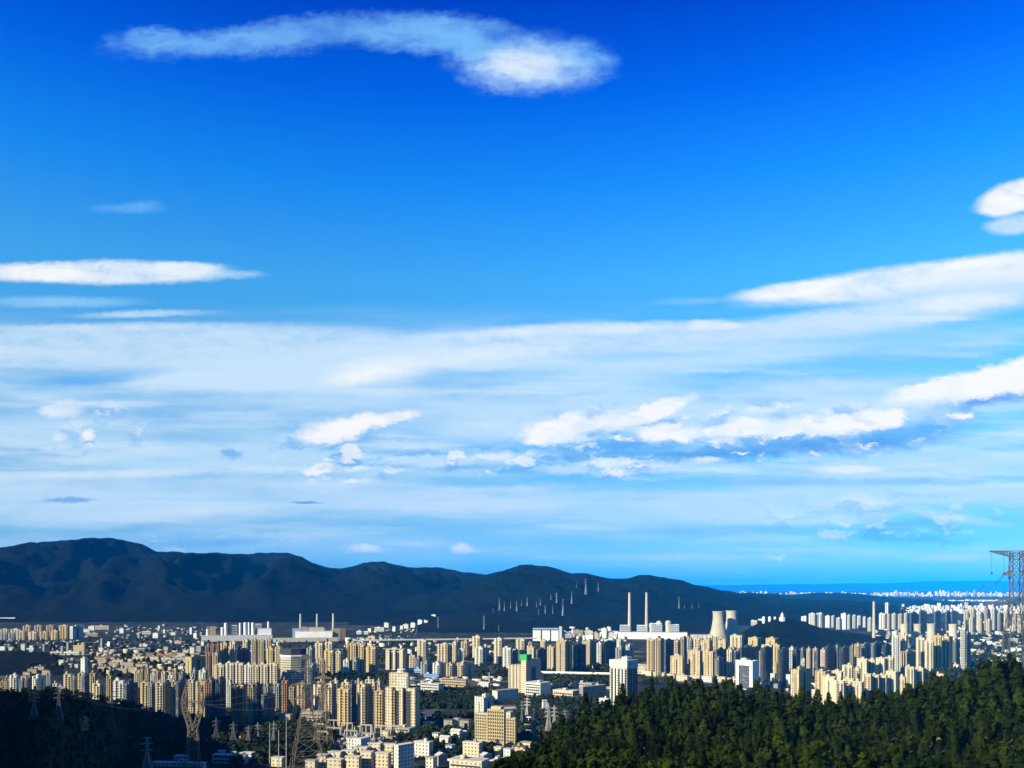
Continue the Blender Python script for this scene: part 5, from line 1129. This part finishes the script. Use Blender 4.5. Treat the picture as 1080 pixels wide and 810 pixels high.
def leaves(n, prof, size, rs_, clump=0.0, flat=.5, nclump=40, up=.35):
    """n leaf faces spread through a crown: prof(t) gives radius at height share t"""
    cl = []
    while len(cl) < nclump:
        t = rs_.rand(); rr = prof(t); a = rs_.rand() * 6.283; q = rr * math.sqrt(rs_.uniform(.25, 1.0)); cl.append((q * math.cos(a), q * math.sin(a), t, rs_.uniform(.6, 1.3)))
    cl = np.array(cl); i = rs_.randint(len(cl), size=n); c = cl[i, :3].copy()
    off = rs_.normal(size=(n, 3)); off /= np.linalg.norm(off, axis=1)[:, None]; off *= (rs_.uniform(.35, 1, n) * clump * cl[i, 3])[:, None]
    out = c * np.array([1, 1, 0]); out /= np.linalg.norm(out, axis=1)[:, None] + 1e-3; out[:, 2] = c[:, 2] * .9 - .1
    nrm = .8 * out + .45 * off / (np.linalg.norm(off, axis=1)[:, None] + 1e-6) + rs_.normal(size=(n, 3)) * .32 + np.array([0, 0, up * .5]); nrm /= np.linalg.norm(nrm, axis=1)[:, None]
    a = np.cross(nrm, rs_.normal(size=(n, 3))); a /= np.linalg.norm(a, axis=1)[:, None]; b = np.cross(nrm, a)
    s = size * rs_.uniform(.6, 1.35, n)[:, None]
    return c, off, a * s, b * s * .7


def crown(n, prof, H, z0, size, seed, clump, nclump):
    rs_ = np.random.RandomState(seed); c, off, a, b = leaves(n, prof, size, rs_, clump, nclump=nclump)
    p = c.copy(); p[:, 2] = z0 + c[:, 2] * (H - z0); p += off * np.array([1, 1, .8])
    v = np.stack([p - a - b, p + a - b, p + a + b, p - a + b], 1).reshape(-1, 3); q = np.arange(len(v)).reshape(-1, 4); return v, q


KINDS = {  # profile, height, crown base, leaves, leaf size, clump, clumps
    'pine': (lambda t: 1.75 * (1 - t) ** .75 * min(1, .45 + t * 3.5), 8.2, .9, 2800, .13, .50, 130), 'cypress': (lambda t: 1.25 * math.sin(math.pi * min(1, .12 + t * .9)) ** .8 + .15, 9.0, .6, 2800, .125, .46, 130),
    'oak': (lambda t: 2.3 * math.sqrt(max(0, 1 - (1.75 * (t - .45)) ** 2)) + .1, 6.8, 1.4, 2800, .14, .58, 110), 'sapling': (lambda t: 1.3 * (1 - abs(2 * t - .9) ** 2 * .8), 4.6, .6, 1500, .12, .42, 60), 'spruce': (lambda t: 2.0 * (1 - t) * min(1, .5 + t * 4) + .12, 9.6, .6, 2800, .13, .50, 130)}


def trunk(H, r, seed, limbs=6):
    rr = random.Random(seed); m = MB(); m.lathe([(r * 1.5, -.8), (r, .6), (r * .7, H * .5), (r * .2, H * .9)], 7, 'bark')
    for i in range(limbs):
        z = H * rr.uniform(.25, .7); a = rr.uniform(0, 6.28); L = rr.uniform(.8, 1.7); m.bar((0, 0, z), (L * math.cos(a), L * math.sin(a), z + L * .7), r * .45, 'bark')
    return m


PROTO = {}
for i, (kd, mt) in enumerate([('pine', 'pine_leaf'), ('pine', 'pine_leaf'), ('cypress', 'pine_leaf'), ('cypress', 'pine_leaf'), ('oak', 'pine_leaf'), ('oak', 'pine_leaf'), ('sapling', 'lime_leaf'), ('spruce', 'pine_leaf'), ('spruce', 'pine_leaf')]):
    pf, H, z0, n, sz, cl, nc = KINDS[kd]; v, q = crown(n, pf, H * .93, z0, sz, 40 + i, cl, nc)
    PROTO[(kd, i)] = (np_mesh('crown', v, q, mt), trunk(H, .14 + .01 * H, i).mesh('trunk'))
PK = list(PROTO)


def tree(name, kind_key, loc, rz, sc, label, cat='tree', group=None, mats=None):
    r = empty(name, loc, rz); r.scale = (sc[0], sc[0], sc[1]); tag(r, label, cat, group)
    cm, tm = PROTO[kind_key]
    if mats: cm = cm.copy(); cm.materials[0] = MAT[mats]
    for nm, me in (('crown', cm), ('trunk', tm)): o = bpy.data.objects.new(nm, me); COL.objects.link(o); o.parent = r
    return r


# places on the wooded knoll: jittered in sight columns so every part of the slope is clothed
tr = random.Random(21); spots = []
for Y in np.arange(172, 372, 5.6):
    w = 3.9 if Y < 260 else 4.5
    x = X(470, Y)
    while x < X(1130, Y):
        x += w * tr.uniform(.75, 1.25); yy = Y + tr.uniform(-2.4, 2.4); u = 540 + x / yy * FPX
        if HILL_V(u) > 826: continue
        yc = HILL_YC(u)
        if yy > yc + 12: continue
        spots.append((u, yy, x, hill_z(u, yy, x)))
def seen(sp):
    u, Y, x, z = sp; v = HOR - (z + 5 - EYE) * FPX / Y
    return 545 < u < 1078 and v < 812
vis = [s_ for s_ in spots if seen(s_)]; vis.sort(key=lambda s_: s_[1])
fk = lambda u, Y: fbm(X(u, Y), Y, 40, 2, 12.0)
# the crest trees stand free against the city, the nearest show largest
crest = sorted(vis, key=lambda s_: -(s_[1] - HILL_YC(s_[0])))[:95]; chosen = set(crest)
for s_ in vis:
    if len(chosen) >= 290: break
    chosen.add(s_)
sizes = {'pine': ('pointed dark green pine', 'pine_tree'), 'cypress': ('narrow upright dark green cypress', 'cypress_tree'), 'oak': ('round-crowned dark green tree', 'broadleaf_tree'), 'sapling': ('small yellowish-green sapling', 'sapling'), 'spruce': ('cone-shaped dark green spruce', 'spruce_tree')}
cs = set(crest)
for s_ in sorted(chosen):
    u, Y, x, z = s_; f = fk(u, Y); z = z - .3
    if Y < 186: pool = [k for k in PK if k[0] in ('oak', 'sapling', 'oak')]
    else: pool = [k for k in PK if k[0] in (('cypress', 'pine', 'spruce') if tr.random() < .8 else ('oak', 'pine'))]
    kk = pool[tr.randrange(len(pool))]; q = tr.uniform(.80, 1.35) * (1 + f * .6) * (.8 if Y < 190 else 1); nm, on = sizes[kk[0]]
    where = 'on the crest of the near knoll against the city' if s_ in cs else 'in the dense wood covering the near knoll'
    tree(on, kk, (x, Y, z), tr.uniform(0, 6.28), (q * tr.uniform(.85, 1.1), q * tr.uniform(.95, 1.2)), f'{nm} {where}', 'tree', f'{nm}s {where}')
rest = [s_ for s_ in spots if s_ not in chosen]


def forest(name, pts, n, size, mat, label, hs=1.0, kinds=('pine', 'cypress', 'oak', 'spruce'), sub=True):
    base = []
    for j, kd in enumerate(kinds * 2):
        pf, H, z0, _, sz, cl, nc = KINDS[kd]; v, q = crown(n, pf, H * .93, z0, size, 300 + j, cl * 1.15, 60); base.append(v)
    V = []
    for (x, y, z, s_) in pts:
        b = base[tr.randrange(len(base))]; a = tr.uniform(0, 6.28); c, sn = math.cos(a), math.sin(a); w = s_ * tr.uniform(.9, 1.2)
        V.append(np.stack([x + (b[:, 0] * c - b[:, 1] * sn) * w, y + (b[:, 0] * sn + b[:, 1] * c) * w, z + b[:, 2] * s_ * hs], 1))
    V = np.concatenate(V); q = np.arange(len(V)).reshape(-1, 4); return tag(np_obj(name, V, q, mat), label, 'trees', kind='stuff')


forest('forest', [(x, Y, z - .4, tr.uniform(.75, 1.3) * (1 + .6 * fk(u, Y))) for u, Y, x, z in rest], 800, .22, 'pine_leaf', 'dense dark green wood filling the near knoll between the single trees')
# undergrowth over the knoll and the bottom edge
sh = []
for _ in range(1500):
    Y = tr.uniform(150, 330); u = tr.uniform(520, 1110); x = X(u, Y)
    if HILL_V(u) > 826 or Y > HILL_YC(u): continue
    sh.append((x, Y, hill_z(u, Y, x) - .6, tr.uniform(.28, .5)))
forest('undergrowth', sh, 160, .34, 'pine_leaf', 'low dark shrubs under the trees of the near knoll', .8, ('oak', 'sapling'))
# dark spur opposite
sp = []
for _ in range(4200):
    Y = tr.uniform(300, 940); u = tr.uniform(-60, 206); x = X(u, Y)
    if HILL_V(u) > 832 or Y > HILL_YC(u) + 15: continue
    sp.append((x, Y, hill_z(u, Y, x) - .5, tr.uniform(.45, .85)))
forest('forest', sp, 200, .42, 'dark_leaf', 'black shaded wood covering the spur at the bottom corner', .9, ('oak', 'pine', 'oak', 'sapling'))
# street trees and parks down on the plain
ct = []
PARK = [(40, 165, 794, 812, 240), (418, 520, 728, 748, 630), (546, 660, 738, 775, 630), (566, 646, 709, 724, 240), (270, 350, 758, 800, 630), (330, 420, 713, 721, 240), (420, 560, 755, 800, 450), (180, 300, 760, 806, 450), (100, 200, 690, 716, 375), (480, 640, 690, 716, 390), (760, 960, 690, 735, 450), (960, 1080, 672, 716, 675), (300, 640, 676, 700, 450), (0, 300, 676, 705, 525), (640, 800, 700, 722, 225), (1000, 1090, 655, 690, 375)]
for u0, u1, v0, v1, n in PARK:
    for _ in range(n):
        v = tr.uniform(v0, v1); u = tr.uniform(u0, u1); Y = dist(v); x = X(u, Y)
        if any((x - a) ** 2 + (Y - b) ** 2 < (c * .8 + 3) ** 2 for a, b, c in FOOT): continue
        ct.append((x, Y, -.5, tr.uniform(.9, 1.6)))
forest('woodland', ct, 60, 1.0, 'city_leaf', 'dark street trees and park woods spread between the city buildings', .8, ('oak', 'oak', 'pine', 'oak'))

# trees with a look of their own
def on_hill(u, Y, dz=-.3): x = X(u, Y); return (x, Y, hill_z(u, Y, x) + dz)


def slope_at(u, v): return next((y for y in np.arange(300., 950., 4.) if EYE + (HOR - v) * y / FPX < hill_z(u, y, X(u, y))), 600.)      # where the sight line meets the spur


ok = [k for k in PK if k[0] == 'oak'][0]; cy = [k for k in PK if k[0] == 'cypress'][0]
tree('golden_tree', ok, on_hill(87.5, slope_at(87.5, 775), -.5), 0, (1.7, 1.9), 'golden-brown tree standing alone on the dark spur', mats='gold_leaf')
tree('yellow_tree', cy, on_hill(110, slope_at(110, 802), -.5), 1, (1.1, 1.3), 'yellowish-green slim tree low on the dark spur near the small pylon', mats='yellow_leaf')
tree('yellow_tree', cy, on_hill(101, slope_at(101, 801), -.5), 2, (1.1, .9), 'dull olive shrub-like tree beside the yellowish slim one on the spur', mats='lime_leaf')
tree('pale_tree', cy, on_hill(990, 232, -.2), 2, (1.0, 1.0), 'pale yellow-green feathery tree standing out in the dark wood', mats='yellow_leaf')
tree('dark_bush', ok, (X(250, 742), 742, -.5), 0, (2.6, 1.6), 'dark green bush at the bottom edge before the broad white shed', mats='dark_leaf')
for i, (u, Y, h, lb) in enumerate([(962, 205, 6, 'bare grey twiggy tree forked in the near wood, tallest of the leafless ones'), (905, 196, 4.5, 'bare pale twiggy shrub near the bottom of the wood, leaning outward'), (935, 250, 5, 'bare grey tree with drooping twigs under the dark hollow of the wood'), (760, 205, 3.5, 'bare twiggy grey shrub among young trees at the bottom of the knoll')]):
    r = empty('bare_tree', on_hill(u, Y)); tag(r, lb, 'tree'); rr = random.Random(60 + i); m = MB(); t = MB()
    m.lathe([(.16, -.5), (.11, h * .4), (.06, h * .85)], 6, 'grey_twig')
    for k in range(14):
        z = h * rr.uniform(.25, .85); a = rr.uniform(0, 6.28); L = h * rr.uniform(.2, .45); e = Vector((L * math.cos(a) * .7, L * math.sin(a) * .7, z + L * .8)); m.bar((0, 0, z), e, .07, 'grey_twig')
        for j in range(6): f = rr.uniform(.3, 1); p = Vector((0, 0, z)).lerp(e, f); t.bar(p, p + Vector((rr.uniform(-.7, .7), rr.uniform(-.7, .7), rr.uniform(.1, .8))), .035, 'grey_twig')
    m.build('trunk', r); t.build('twigs', r)

# ------------------------------------------------------------------ air
m = MB(); m.box(-59000, 59000, -1500, 61000, -1.5 - 8, 640, 'haze')
o = m.build('haze'); tag(o, 'thin blue haze over the whole plain', 'haze', kind='stuff')
